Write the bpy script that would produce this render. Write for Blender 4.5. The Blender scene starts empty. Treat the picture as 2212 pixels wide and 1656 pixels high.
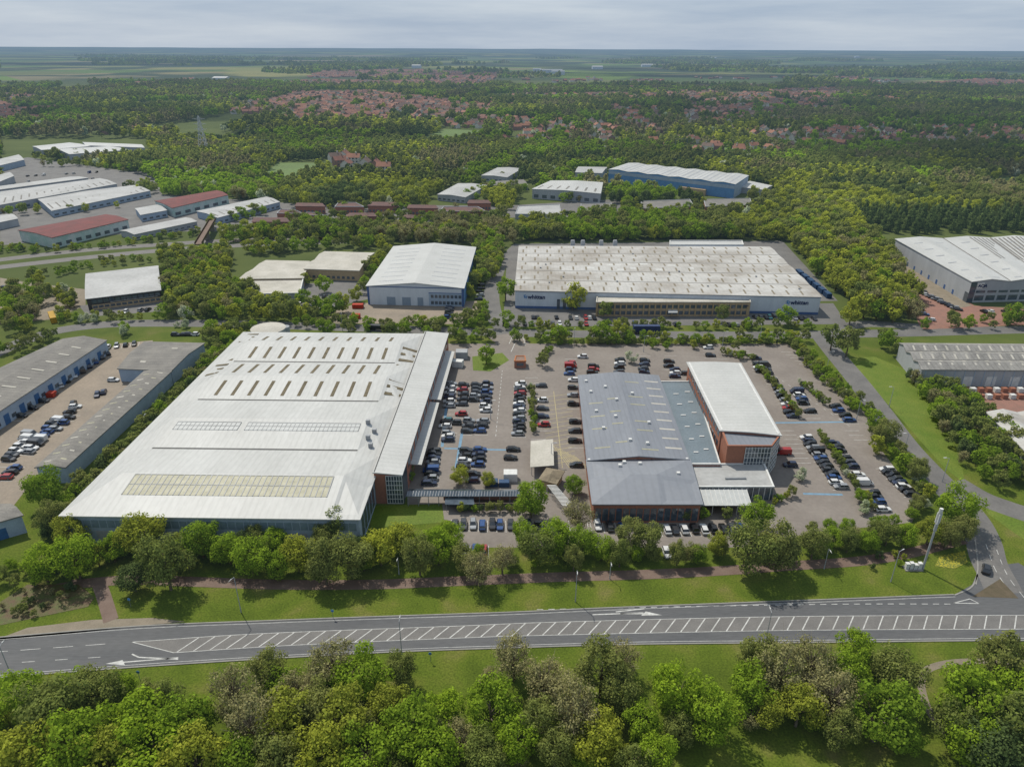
import bpy, math, random
import numpy as np
from mathutils import Vector, Matrix
random.seed(7); rng=np.random.default_rng(7)
SC=bpy.context.scene; COL=SC.collection
# ---------------- survey camera (used to turn survey readings into ground metres) -----------
F=1534.0; CXp=1106.0; CYp=828.0; H=115.0
PITCH=math.radians(25.3); ROLL=math.radians(0.26)
RM=(Matrix.Rotation(math.pi/2-PITCH,4,'X')@Matrix.Rotation(ROLL,4,'Z'))
R3=np.array(RM.to_3x3())
def G(u,v,z=0.0):
    d=R3@np.array([u-CXp,-(v-CYp),-F]); t=(z-H)/d[2]
    return (d[0]*t,d[1]*t)
def GP(pts,z=0.0): return [G(u,v,z) for u,v in pts]
cam=bpy.data.objects.new("camera",bpy.data.cameras.new("camera")); COL.objects.link(cam)
cam.matrix_world=Matrix.Translation((0,0,H))@RM
cam.data.sensor_width=36; cam.data.lens=F/2212*36; cam.data.clip_start=1; cam.data.clip_end=90000
SC.camera=cam
SC.view_settings.view_transform='Standard'; SC.view_settings.look='None'; SC.view_settings.exposure=0
# ---------------- light ----------------
SUN_EL=math.radians(56); SD=np.array([-0.60,0.80])   # horizontal direction towards the sun
sd=Vector((SD[0]*math.cos(SUN_EL),SD[1]*math.cos(SUN_EL),math.sin(SUN_EL)))
sl=bpy.data.lights.new("sun","SUN"); sl.energy=4.2; sl.angle=math.radians(1.5); sl.color=(1.0,0.94,0.83)
so=bpy.data.objects.new("sun",sl); COL.objects.link(so); so.rotation_euler=sd.to_track_quat('Z','Y').to_euler(); so.location=(0,0,400)
W=bpy.data.worlds.new("World"); SC.world=W; W.use_nodes=True
nt=W.node_tree; nt.nodes.clear()
def nd(nt,t,**k):
    n=nt.nodes.new(t)
    for a,b in k.items(): setattr(n,a,b)
    return n
out=nd(nt,'ShaderNodeOutputWorld'); bg=nd(nt,'ShaderNodeBackground'); bg.inputs[1].default_value=0.125
sky=nd(nt,'ShaderNodeTexSky',sky_type='NISHITA'); sky.sun_disc=False; sky.sun_elevation=SUN_EL; sky.sun_rotation=math.atan2(SD[0],SD[1])
sky.air_density=1.2; sky.dust_density=1.5
tc=nd(nt,'ShaderNodeTexCoord'); mp=nd(nt,'ShaderNodeMapping'); mp.inputs['Scale'].default_value=(1.2,1.2,12)
nz=nd(nt,'ShaderNodeTexNoise'); nz.inputs['Scale'].default_value=2.6; nz.inputs['Detail'].default_value=7; nz.inputs['Roughness'].default_value=0.58
rp=nd(nt,'ShaderNodeValToRGB'); rp.color_ramp.elements[0].position=0.34; rp.color_ramp.elements[0].color=(2.9,3.7,4.85,1)
rp.color_ramp.elements[1].position=0.72; rp.color_ramp.elements[1].color=(4.6,5.2,5.9,1)
mx=nd(nt,'ShaderNodeMix',data_type='RGBA'); mx.inputs[0].default_value=0.90
L=nt.links.new
L(tc.outputs['Generated'],mp.inputs[0]); L(mp.outputs[0],nz.inputs['Vector']); L(nz.outputs['Fac'],rp.inputs[0])
L(sky.outputs[0],mx.inputs[6]); L(rp.outputs[0],mx.inputs[7]); L(mx.outputs[2],bg.inputs[0]); L(bg.outputs[0],out.inputs[0])
# ---------------- materials ----------------
hz=bpy.data.node_groups.new("painted_haze","ShaderNodeTree")  # distance haze put into surface colour as a bluish glow, growing from the origin
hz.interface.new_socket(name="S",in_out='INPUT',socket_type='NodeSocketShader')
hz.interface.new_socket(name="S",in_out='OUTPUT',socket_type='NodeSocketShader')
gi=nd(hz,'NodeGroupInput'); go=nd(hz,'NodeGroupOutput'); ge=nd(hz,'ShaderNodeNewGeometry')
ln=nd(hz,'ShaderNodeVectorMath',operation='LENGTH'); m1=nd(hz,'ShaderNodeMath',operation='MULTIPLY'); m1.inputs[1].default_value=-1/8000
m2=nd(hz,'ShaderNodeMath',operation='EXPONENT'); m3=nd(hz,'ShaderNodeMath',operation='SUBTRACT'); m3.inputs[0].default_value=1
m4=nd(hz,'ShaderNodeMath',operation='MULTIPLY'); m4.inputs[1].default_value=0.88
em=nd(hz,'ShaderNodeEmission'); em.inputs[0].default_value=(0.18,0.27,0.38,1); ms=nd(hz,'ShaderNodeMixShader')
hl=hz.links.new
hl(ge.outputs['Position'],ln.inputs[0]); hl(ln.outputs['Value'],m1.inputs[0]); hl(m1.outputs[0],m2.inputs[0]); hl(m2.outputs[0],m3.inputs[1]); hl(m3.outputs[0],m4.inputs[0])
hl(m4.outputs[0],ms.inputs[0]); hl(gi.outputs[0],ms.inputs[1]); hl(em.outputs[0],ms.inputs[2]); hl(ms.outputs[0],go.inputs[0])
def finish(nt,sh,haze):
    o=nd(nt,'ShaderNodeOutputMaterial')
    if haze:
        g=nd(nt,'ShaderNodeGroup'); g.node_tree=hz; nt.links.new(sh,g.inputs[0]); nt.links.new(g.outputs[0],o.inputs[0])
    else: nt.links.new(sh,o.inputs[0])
MC={}
def mat(name,c,c2=None,rough=0.8,ns=0.2,metal=0,haze=False,stretch=(1,1,1),contrast=(0.35,0.65),fine=0.12,coat=0,spec=0.3,ribs=None):
    if name in MC: return MC[name]
    m=bpy.data.materials.new(name); m.use_nodes=True; nt=m.node_tree; nt.nodes.clear(); l=nt.links.new
    if haze: m.cycles.emission_sampling='NONE'
    if c2 is None: c2=tuple(x*0.82 for x in c)
    p=nd(nt,'ShaderNodeBsdfPrincipled'); p.inputs['Roughness'].default_value=rough; p.inputs['Metallic'].default_value=metal
    p.inputs['Specular IOR Level'].default_value=spec; p.inputs['Coat Weight'].default_value=coat
    src=nd(nt,'ShaderNodeNewGeometry').outputs['Position']
    mpn=nd(nt,'ShaderNodeMapping'); mpn.inputs['Scale'].default_value=stretch; l(src,mpn.inputs[0])
    n=nd(nt,'ShaderNodeTexNoise'); n.inputs['Scale'].default_value=ns; n.inputs['Detail'].default_value=7; n.inputs['Roughness'].default_value=0.6
    l(mpn.outputs[0],n.inputs['Vector'])
    r=nd(nt,'ShaderNodeValToRGB'); r.color_ramp.elements[0].position=contrast[0]; r.color_ramp.elements[1].position=contrast[1]
    r.color_ramp.elements[0].color=(*c,1); r.color_ramp.elements[1].color=(*c2,1); l(n.outputs['Fac'],r.inputs[0])
    n2=nd(nt,'ShaderNodeTexNoise'); n2.inputs['Scale'].default_value=ns*14; n2.inputs['Detail'].default_value=3; l(mpn.outputs[0],n2.inputs['Vector'])
    hs=nd(nt,'ShaderNodeHueSaturation'); mr=nd(nt,'ShaderNodeMapRange'); mr.inputs[1].default_value=0.3; mr.inputs[2].default_value=0.7
    mr.inputs[3].default_value=1-fine; mr.inputs[4].default_value=1+fine
    l(n2.outputs['Fac'],mr.inputs[0]); val=mr.outputs[0]
    if ribs:
        wv=nd(nt,'ShaderNodeTexWave',wave_type='BANDS',bands_direction=ribs[0]); wv.inputs['Scale'].default_value=0.314/ribs[1]; wv.inputs['Distortion'].default_value=0
        l(src,wv.inputs['Vector']); w2=nd(nt,'ShaderNodeMapRange'); w2.inputs[1].default_value=0; w2.inputs[2].default_value=0.35; w2.inputs[3].default_value=1-ribs[2]; w2.inputs[4].default_value=1
        l(wv.outputs['Fac'],w2.inputs[0]); mm=nd(nt,'ShaderNodeMath',operation='MULTIPLY'); l(val,mm.inputs[0]); l(w2.outputs[0],mm.inputs[1]); val=mm.outputs[0]
    l(val,hs.inputs['Value']); l(r.outputs[0],hs.inputs['Color']); l(hs.outputs[0],p.inputs['Base Color'])
    finish(nt,p.outputs[0],haze); MC[name]=m; return m
def foliage(name,c,c2,trans=0.45,haze=True):
    m=bpy.data.materials.new(name); m.use_nodes=True; nt=m.node_tree; nt.nodes.clear(); l=nt.links.new
    m.cycles.emission_sampling='NONE'
    ge=nd(nt,'ShaderNodeNewGeometry'); oi=nd(nt,'ShaderNodeObjectInfo')
    n=nd(nt,'ShaderNodeTexNoise'); n.inputs['Scale'].default_value=0.030; n.inputs['Detail'].default_value=2; l(ge.outputs['Position'],n.inputs['Vector'])
    a=nd(nt,'ShaderNodeMath',operation='ADD'); l(n.outputs['Fac'],a.inputs[0])
    b=nd(nt,'ShaderNodeMath',operation='MULTIPLY'); b.inputs[1].default_value=0.6; l(oi.outputs['Random'],b.inputs[0]); l(b.outputs[0],a.inputs[1])
    mr=nd(nt,'ShaderNodeMapRange'); mr.inputs[1].default_value=0.45; mr.inputs[2].default_value=1.15; l(a.outputs[0],mr.inputs[0])
    mx=nd(nt,'ShaderNodeMix',data_type='RGBA'); mx.inputs[6].default_value=(*c,1); mx.inputs[7].default_value=(*c2,1); l(mr.outputs[0],mx.inputs[0])
    nb=nd(nt,'ShaderNodeTexNoise'); nb.inputs['Scale'].default_value=1/230; nb.inputs['Detail'].default_value=4; l(ge.outputs['Position'],nb.inputs['Vector'])
    vb=nd(nt,'ShaderNodeMapRange'); vb.inputs[1].default_value=0.36; vb.inputs[2].default_value=0.62; vb.inputs[3].default_value=0.80; vb.inputs[4].default_value=1.35; l(nb.outputs['Fac'],vb.inputs[0])
    le=nd(nt,'ShaderNodeVectorMath',operation='LENGTH'); l(ge.outputs['Position'],le.inputs[0])
    fd=nd(nt,'ShaderNodeMapRange'); fd.inputs[1].default_value=330; fd.inputs[2].default_value=620; l(le.outputs['Value'],fd.inputs[0])
    vm=nd(nt,'ShaderNodeMix',data_type='FLOAT'); vm.inputs[2].default_value=1.0; l(fd.outputs[0],vm.inputs[0]); l(vb.outputs[0],vm.inputs[3])
    hs=nd(nt,'ShaderNodeHueSaturation'); mv=nd(nt,'ShaderNodeMapRange'); mv.inputs[3].default_value=0.75; mv.inputs[4].default_value=1.4
    mm=nd(nt,'ShaderNodeMath',operation='MULTIPLY'); l(ge.outputs['Random Per Island'],mv.inputs[0]); l(mv.outputs[0],mm.inputs[0]); l(vm.outputs[0],mm.inputs[1]); l(mm.outputs[0],hs.inputs['Value']); l(mx.outputs[2],hs.inputs['Color'])
    d=nd(nt,'ShaderNodeBsdfDiffuse'); t=nd(nt,'ShaderNodeBsdfTranslucent'); s=nd(nt,'ShaderNodeMixShader'); s.inputs[0].default_value=trans
    l(hs.outputs[0],d.inputs[0]); l(hs.outputs[0],t.inputs[0]); l(d.outputs[0],s.inputs[1]); l(t.outputs[0],s.inputs[2])
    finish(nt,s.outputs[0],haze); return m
FOL={'G':foliage("leaf_bright_green",(0.245,0.345,0.026),(0.175,0.26,0.026)),
     'Y':foliage("leaf_yellow_green",(0.33,0.355,0.04),(0.26,0.29,0.04)),
     'O':foliage("leaf_olive",(0.175,0.215,0.05),(0.215,0.23,0.065)),
     'S':foliage("leaf_sparse_brown",(0.30,0.275,0.12),(0.25,0.24,0.10),0.35),
     'D':foliage("leaf_dark",(0.085,0.12,0.038),(0.11,0.145,0.045),0.35),
     'W':foliage("blossom",(0.46,0.48,0.34),(0.37,0.42,0.24),0.4)}
BARK=mat("bark",(0.17,0.145,0.11),(0.11,0.095,0.075),ns=1.5)
TWIG=mat("twig",(0.28,0.24,0.17),(0.21,0.18,0.135),ns=1.5)
# ---------------- mesh helpers ----------------
def mesh_from(name,V,Fc,mats=(),mi=None,smooth=False):
    me=bpy.data.meshes.new(name); me.from_pydata([tuple(v) for v in V],[],Fc)
    for m in mats: me.materials.append(m)
    if mi is not None: me.polygons.foreach_set('material_index',mi)
    if smooth: me.polygons.foreach_set('use_smooth',[True]*len(me.polygons))
    me.update(); return me
def obj(name,me,parent=None,loc=None,**pr):
    o=bpy.data.objects.new(name,me); COL.objects.link(o)
    if parent: o.parent=parent
    if loc is not None: o.location=loc
    for k,v in pr.items(): o[k]=v
    return o
class MB:
    def __init__(s): s.V=[];s.F=[];s.M=[]
    def add(s,vs,fs,mi=0):
        n=len(s.V); s.V+= [tuple(v) for v in vs]; s.F+=[tuple(i+n for i in f) for f in fs]; s.M+=[mi]*len(fs)
    def hexa(s,b,t,mi=0):
        s.add(list(b)+list(t),[(3,2,1,0),(4,5,6,7),(0,1,5,4),(1,2,6,5),(2,3,7,6),(3,0,4,7)],mi)
    def box(s,x0,x1,y0,y1,z0,z1,mi=0):
        s.hexa([(x0,y0,z0),(x1,y0,z0),(x1,y1,z0),(x0,y1,z0)],[(x0,y0,z1),(x1,y0,z1),(x1,y1,z1),(x0,y1,z1)],mi)
    def tube(s,p0,p1,r0,r1,n=8,mi=0,cap=True):
        p0=Vector(p0);p1=Vector(p1); d=(p1-p0).normalized(); a=d.orthogonal().normalized(); b=d.cross(a)
        vs=[];
        for p,r in((p0,r0),(p1,r1)):
            for i in range(n):
                t=2*math.pi*i/n; vs.append(p+a*math.cos(t)*r+b*math.sin(t)*r)
        fs=[(i,(i+1)%n,n+(i+1)%n,n+i) for i in range(n)]
        if cap: fs+= [tuple(range(n-1,-1,-1)),tuple(range(n,2*n))]
        s.add(vs,fs,mi)
    def mesh(s,name,mats,smooth=False): return mesh_from(name,s.V,s.F,mats,s.M,smooth)
def smooth(pts,n=8):
    P=[np.array(p,float) for p in pts]; P=[2*P[0]-P[1]]+P+[2*P[-1]-P[-2]]; o=[]
    for i in range(1,len(P)-2):
        for k in range(n):
            t=k/n; a,b,c,d=P[i-1],P[i],P[i+1],P[i+2]
            o.append(0.5*((2*b)+(-a+c)*t+(2*a-5*b+4*c-d)*t*t+(-a+3*b-3*c+d)*t**3))
    o.append(P[-2]); return [tuple(p) for p in o]
def sheet(name,pts,z,m,px=True,kind="structure",**pr):
    w=GP(pts) if px else pts
    return obj(name,mesh_from(name,[(x,y,z) for x,y in w],[tuple(range(len(w)))],[m]),kind=kind,**pr)
def stripw(P,width,off=0.0):
    P=[np.array(p) for p in P]; Lf=[];Rt=[]
    for i,p in enumerate(P):
        a=P[max(i-1,0)];b=P[min(i+1,len(P)-1)]; d=b-a; d=d/np.linalg.norm(d); n=np.array([-d[1],d[0]])
        Lf.append(p+n*(off+width/2)); Rt.append(p+n*(off-width/2))
    return Lf,Rt
def addstrip(mb,P,width,z,off=0.0,mi=0):
    Lf,Rt=stripw(P,width,off); n=len(P)
    mb.add([(*p,z) for p in Lf]+[(*p,z) for p in Rt],[(i,n+i,n+i+1,i+1) for i in range(n-1)],mi)
def path(name,pts,width,z,m,sm=8,**pr):
    P=smooth(GP(pts),sm); mb=MB(); addstrip(mb,P,width,z); return obj(name,mb.mesh(name,[m]),kind="structure",**pr)
def dashes(mb,P,width,z,on,offl,off=0.0):
    P=[np.array(p) for p in P]; seg=[np.linalg.norm(P[i+1]-P[i]) for i in range(len(P)-1)]; cum=np.concatenate([[0],np.cumsum(seg)])
    xs=np.array([p[0] for p in P]);ys=np.array([p[1] for p in P]); s=0
    while s+on<cum[-1]:
        q=[(np.interp(t,cum,xs),np.interp(t,cum,ys)) for t in np.linspace(s,s+on,3)]
        addstrip(mb,q,width,z,off); s+=on+offl
_g=rng.random((256,256))
def vn(x,y,sc):
    x=np.asarray(x)/sc+1000.3; y=np.asarray(y)/sc+1000.7; xi=np.floor(x).astype(int);yi=np.floor(y).astype(int); fx=x-xi; fy=y-yi
    fx=fx*fx*(3-2*fx); fy=fy*fy*(3-2*fy); g=lambda a,b:_g[a%256,b%256]
    return (g(xi,yi)*(1-fx)+g(xi+1,yi)*fx)*(1-fy)+(g(xi,yi+1)*(1-fx)+g(xi+1,yi+1)*fx)*fy
def inpoly(x,y,poly):
    x=np.asarray(x);y=np.asarray(y); r=np.zeros(x.shape,bool); n=len(poly)
    for i in range(n):
        x0,y0=poly[i];x1,y1=poly[(i+1)%n]
        if y0==y1: continue
        c=((y0>y)!=(y1>y))&(x<(x1-x0)*(y-y0)/(y1-y0)+x0); r^=c
    return r
# ---------------- ground ----------------
def hgt(x,y):
    d=np.hypot(x,y); a=np.clip((d-2600)/9000,0,1)
    return a*(vn(x,y,2600)*46+vn(x,y,900)*12-14)
radii=np.concatenate([[0.0],np.linspace(60,2600,10),np.geomspace(2800,60000,60)])
NA=180; V=[(0,0,0)];Fc=[]
for r in radii[1:]:
    for k in range(NA):
        t=2*math.pi*k/NA; x=r*math.cos(t);y=r*math.sin(t); V.append((x,y,float(hgt(x,y))))
for k in range(NA): Fc.append((0,1+k,1+(k+1)%NA))
for i in range(len(radii)-2):
    for k in range(NA):
        a=1+i*NA+k;b=1+i*NA+(k+1)%NA; Fc.append((a,a+NA,b+NA,b))
gm=bpy.data.materials.new("land"); gm.use_nodes=True; nt=gm.node_tree; nt.nodes.clear(); l=nt.links.new
gm.cycles.emission_sampling='NONE'
ge=nd(nt,'ShaderNodeNewGeometry'); le=nd(nt,'ShaderNodeVectorMath',operation='LENGTH'); l(ge.outputs['Position'],le.inputs[0])
def noise(sc,det=5): 
    n=nd(nt,'ShaderNodeTexNoise'); n.inputs['Scale'].default_value=sc; n.inputs['Detail'].default_value=det; l(ge.outputs['Position'],n.inputs['Vector']); return n.outputs['Fac']
def ramp(f,els):
    r=nd(nt,'ShaderNodeValToRGB'); e=r.color_ramp.elements
    while len(e)<len(els): e.new(0.5)
    for q,(p,c) in zip(e,els): q.position=p; q.color=(*c,1)
    l(f,r.inputs[0]); return r.outputs[0]
def mixc(f,a,b):
    m=nd(nt,'ShaderNodeMix',data_type='RGBA'); l(f,m.inputs[0]); l(a,m.inputs[6]); l(b,m.inputs[7]); return m.outputs[2]
def mrange(f,a,b):
    m=nd(nt,'ShaderNodeMapRange'); m.inputs[1].default_value=a; m.inputs[2].default_value=b; l(f,m.inputs[0]); return m.outputs[0]
grass=ramp(noise(0.11,7),[(0.3,(0.060,0.088,0.010)),(0.48,(0.084,0.118,0.013)),(0.60,(0.108,0.130,0.02)),(0.74,(0.15,0.14,0.045))])
gf=ramp(noise(2.5,4),[(0.3,(0.62,0.64,0.62)),(0.7,(1.28,1.25,1.2))])
mu=nd(nt,'ShaderNodeMix',data_type='RGBA',blend_type='MULTIPLY'); mu.inputs[0].default_value=1; l(grass,mu.inputs[6]); l(gf,mu.inputs[7])
floor_=ramp(noise(0.02),[(0.3,(0.06,0.08,0.02)),(0.7,(0.09,0.11,0.03))])
vo=nd(nt,'ShaderNodeTexVoronoi'); vo.inputs['Scale'].default_value=1/330; mpp=nd(nt,'ShaderNodeMapping'); mpp.inputs['Scale'].default_value=(0.6,0.8,0); mpp.inputs['Rotation'].default_value=(0,0,0.3)
l(ge.outputs['Position'],mpp.inputs[0]); l(mpp.outputs[0],vo.inputs['Vector'])
sp=nd(nt,'ShaderNodeSeparateColor'); l(vo.outputs['Color'],sp.inputs[0])
fields=ramp(sp.outputs[0],[(0.0,(0.05,0.08,0.03)),(0.3,(0.11,0.17,0.03)),(0.5,(0.05,0.075,0.03)),(0.7,(0.20,0.20,0.06)),(0.85,(0.18,0.14,0.09)),(1.0,(0.13,0.20,0.03))])
woods=mrange(noise(1/800,6),0.48,0.53)
dk=nd(nt,'ShaderNodeRGB'); dk.outputs[0].default_value=(0.036,0.052,0.024,1)
far=mixc(woods,fields,dk.outputs[0])
c1=mixc(mrange(le.outputs['Value'],300,400),mu.outputs[2],floor_)
c2=mixc(mrange(le.outputs['Value'],2600,3400),c1,far)
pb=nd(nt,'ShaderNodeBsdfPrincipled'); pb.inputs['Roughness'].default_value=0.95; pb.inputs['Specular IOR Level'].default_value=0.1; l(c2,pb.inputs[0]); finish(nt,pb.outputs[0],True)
obj("ground",mesh_from("ground",V,Fc,[gm]),kind="structure")
# ---------------- surface materials ----------------
ASPH=mat("road_asphalt",(0.078,0.081,0.086),(0.102,0.103,0.105),ns=0.12,fine=0.1,stretch=(.3,1.5,1))
ASPM=mat("worn_asphalt",(0.125,0.12,0.115),(0.155,0.148,0.14),ns=0.25,fine=0.12)
ASPD=mat("old_asphalt",(0.11,0.105,0.10),(0.15,0.142,0.132),ns=0.1,fine=0.1,haze=True)
LOT=mat("car_park_surface",(0.165,0.143,0.126),(0.21,0.185,0.162),ns=0.06,fine=0.08)
CONC=mat("concrete_yard",(0.25,0.205,0.158),(0.19,0.16,0.127),ns=0.09,fine=0.1)
REDP=mat("red_path",(0.13,0.088,0.07),(0.16,0.115,0.092),ns=0.3)
PAVE=mat("red_block_paving",(0.25,0.13,0.10),(0.20,0.115,0.09),ns=0.3)
TANP=mat("pale_path",(0.22,0.185,0.14),(0.17,0.145,0.107),ns=0.3)
PAINT=mat("road_paint",(0.52,0.52,0.5),(0.33,0.33,0.31),ns=1.0)
BLUEP=mat("blue_paint",(0.15,0.27,0.37),(0.12,0.2,0.28),ns=1.0)
YELP=mat("yellow_paint",(0.42,0.36,0.18),(0.3,0.26,0.15),ns=1.0)
KERB=mat("kerb_stone",(0.26,0.25,0.23),(0.2,0.195,0.18),ns=0.5)
LAWN=mat("lawn",(0.08,0.128,0.012),(0.115,0.15,0.02),ns=0.15,fine=0.25)
LAWN2=mat("far_field",(0.10,0.16,0.03),(0.08,0.125,0.025),ns=0.02,haze=True)
SOIL=mat("soil",(0.11,0.085,0.055),(0.07,0.06,0.035),ns=0.4)
# ---------------- roads ----------------
up=[(-160,1386),(0,1376),(300,1352),(560,1341),(800,1332),(1100,1322),(1300,1313),(1560,1303),(1850,1292),(2060,1284),(2230,1280),(2420,1278)]
lo=[(-160,1478),(0,1463),(300,1440),(600,1421),(870,1407),(1100,1399),(1390,1391),(1700,1388),(2060,1384),(2230,1383),(2420,1383)]
UW=smooth(GP(up),6); LW=smooth(GP(lo),6); n=len(UW)
obj("road",mesh_from("road",[(*p,0.03) for p in UW]+[(*p,0.03) for p in LW],[(i,n+i,n+i+1,i+1) for i in range(n-1)],[ASPH]),kind="structure")
for E,nm in((UW[:-12],"kerb"),(LW,"kerb")):
    mb=MB(); a,b=stripw(E,0.3)
    for i in range(len(E)-1):
        mb.hexa([(*b[i],0),(*b[i+1],0),(*a[i+1],0),(*a[i],0)],[(*b[i],.14),(*b[i+1],.14),(*a[i+1],.14),(*a[i],.14)])
    obj(nm,mb.mesh(nm,[KERB]),kind="structure")
mk=MB(); ZP=0.04
hu=smooth(GP([(285,1386),(560,1368),(1000,1351),(1200,1343),(1700,1331),(2212,1328),(2400,1328)]),6)
hl_=smooth(GP([(375,1409),(650,1392),(1000,1377),(1200,1371),(1700,1361),(2212,1358),(2400,1358)]),6)
n=len(hu); obj("road_median",mesh_from("road_median",[(*p,0.034) for p in hu]+[(*p,0.034) for p in hl_],[(i,n+i,n+i+1,i+1) for i in range(n-1)],[ASPM]),kind="structure")
addstrip(mk,hu,0.13,ZP); addstrip(mk,hl_,0.13,ZP)
hx=np.array([p[0] for p in hu]);hy=np.array([p[1] for p in hu]); gx=np.array([p[0] for p in hl_]);gy=np.array([p[1] for p in hl_])
addstrip(mk,[hu[0],hl_[0]],0.16,ZP)
x=gx[0]+0.6
while x<gx[-1]-5:
    a=(x,float(np.interp(x,gx,gy))+0.1); b=(x+3.0,float(np.interp(x+3.0,hx,hy))-0.1)
    addstrip(mk,[a,b],0.24,ZP); x+=3.35
dashes(mk,smooth(GP([(1160,1316),(1560,1308),(1850,1304),(2060,1304)]),5),0.18,ZP,1.4,1.2)
dashes(mk,smooth(GP([(-100,1416),(0,1407),(285,1386)]),5),0.13,ZP,4,2.5)
dashes(mk,smooth(GP([(-100,1443),(0,1433),(240,1417)]),5),0.13,ZP,2.5,4)
addstrip(mk,UW[:-12],0.11,ZP,-0.7); addstrip(mk,LW,0.11,ZP,0.7)
for poly in ([(228,1433),(265,1425),(270,1436)],[(1385,1329),(1395,1320),(1430,1328)]):
    w=GP(poly); mk.add([(*p,ZP+.004) for p in w],[(0,1,2)])
for a,b in (((262,1430),(385,1420)),((285,1412),(300,1419)),((300,1419),(385,1423)),((1280,1327),(1390,1323)),((1330,1321),(1392,1314)),((1340,1325),(1392,1325))):
    addstrip(mk,GP([a,b]),0.3,ZP+.002)
w=GP([(2060,1302),(2095,1293),(2115,1303)]); 
for i in range(3): addstrip(mk,[w[i],w[(i+1)%3]],0.2,ZP+.001)
obj("road_marking",mk.mesh("road_marking",[PAINT]),kind="structure")
path("road",[(2185,1330),(2165,1270),(2135,1210),(2122,1160),(2095,1110),(2040,1050),(1960,965),(1900,885),(1850,820),(1800,760),(1770,722)],8.5,0.026,ASPD)
path("road",[(2060,1040),(2120,1075),(2180,1098),(2260,1125),(2400,1180)],8.5,0.022,ASPD)
sheet("road",[(2000,1290),(2062,1284),(2100,1262),(2116,1225),(2200,1215),(2240,1240),(2420,1300),(2420,1330),(2000,1330)],0.018,ASPH)
sheet("traffic_island_ground",[(2100,1288),(2160,1250),(2200,1292)],0.05,SOIL)
mb=MB()
for pts in ([(2108,1262),(2112,1220),(2106,1165)],[(2062,1285),(2098,1268),(2112,1240)]): 
    addstrip(mb,smooth(GP(pts),5),0.35,0.10)
obj("kerb",mb.mesh("kerb",[KERB]),kind="structure")
mb=MB(); dashes(mb,smooth(GP([(2190,1290),(2150,1230),(2128,1170)]),5),0.15,ZP,2.5,2); dashes(mb,smooth(GP([(2212,1290),(2175,1240),(2150,1180)]),5),0.15,ZP,2,2)
obj("road_marking",mb.mesh("road_marking",[PAINT]),kind="structure")
path("road",[(-200,830),(-60,785),(30,745),(120,715),(240,700),(380,698),(520,700),(700,706),(900,712),(1080,718),(1300,722),(1600,724),(1790,722),(1990,718),(2212,712),(2420,712)],9,0.02,ASPD)
path("road",[(1100,722),(1072,690),(1062,650),(1066,610),(1085,565),(1110,545),(1160,528)],8,0.024,ASPD)
path("road",[(1790,722),(1860,700),(1990,706)],8,0.028,ASPD)
path("road",[(1085,722),(1110,745),(1120,790)],14,0.03,LOT)
for k,o in((0,0),(1,-16)):
    path("road",[(-100,590+o*0.9),(0,577+o),(190,556+o),(350,541+o*0.8),(520,530+o*0.7),(800,520+o*0.4)],9.5,0.02+0.004*k,ASPM)
path("road",[(60,372),(180,392),(290,372),(345,388),(352,402)],12,0.02,ASPD)
sheet("road",[(0,350),(60,340),(290,372),(345,395),(350,420),(640,440),(1080,445),(1340,430),(1340,470),(1050,470),(640,500),(330,500),(0,530)],0.012,ASPD)
sheet("car_park",[(960,742),(1700,742),(1775,800),(1880,900),(1895,960),(1990,1085),(1970,1128),(1760,1150),(1620,1182),(985,1182),(975,1125),(880,1105),(880,970)],0.02,LOT)
sheet("concrete_yard",[(225,768),(250,742),(330,735),(330,745),(262,800),(320,815),(85,1020),(0,1130),(-150,1130),(-150,980),(0,912)],0.02,CONC)
sheet("concrete_yard",[(770,655),(1030,650),(1035,690),(990,700),(700,698),(700,680)],0.024,CONC)
sheet("car_park",[(1090,655),(1800,655),(1830,700),(1085,706)],0.024,ASPD)
sheet("factory_yard",[(1095,540),(1110,527),(1690,520),(1810,650),(1090,660)],0.014,ASPD)
sheet("paved_yard",[(1885,530),(1925,545),(2105,660),(2250,670),(2250,700),(1990,712),(1960,640)],0.022,PAVE)
sheet("concrete_yard",[(1870,515),(1930,520),(1935,560),(2100,660),(2060,668),(1960,600)],0.028,TANP)
sheet("concrete_yard",[(2080,835),(2300,835),(2300,895),(2120,895)],0.022,PAVE)
sheet("concrete_yard",[(0,600),(60,610),(185,625),(185,660),(110,690),(0,700)],0.022,TANP)
sheet("car_park",[(170,660),(350,645),(352,672),(190,684)],0.026,ASPD)
sheet("car_park",[(500,640),(560,620),(700,610),(800,595),(800,645),(700,668)],0.022,ASPD)
sheet("lawn",[(806,1092),(955,1088),(960,1128),(800,1140)],0.05,LAWN)
sheet("lawn",[(1020,770),(1085,762),(1100,778),(1060,802),(1022,800)],0.05,LAWN)
sheet("lawn",[(1810,775),(1890,770),(1960,800),(2030,900),(2075,990),(2085,1045),(2040,1010),(1960,920),(1880,830)],0.012,LAWN)
sheet("lawn",[(2120,1085),(2212,1125),(2212,1165),(2135,1110)],0.012,LAWN)
path("footpath",[(150,1262),(280,1252),(420,1256),(600,1262),(800,1262),(1000,1254),(1200,1246),(1400,1240),(1560,1232),(1700,1222),(1850,1212),(1960,1195),(2080,1165)],3.4,0.04,REDP)
path("footpath",[(-60,1345),(40,1300),(120,1268),(180,1262)],2.4,0.044,REDP)
path("footpath",[(240,1340),(225,1290),(215,1262)],3,0.048,REDP)
sheet("lay_by",[(-20,1385),(60,1355),(200,1338),(330,1334),(400,1342),(300,1353),(0,1377)],0.034,TANP)
path("footpath",[(2300,1440),(2212,1430),(2080,1428),(2010,1442),(1990,1470),(2005,1530),(2050,1590),(2110,1650)],1.5,0.02,TANP)
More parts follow.
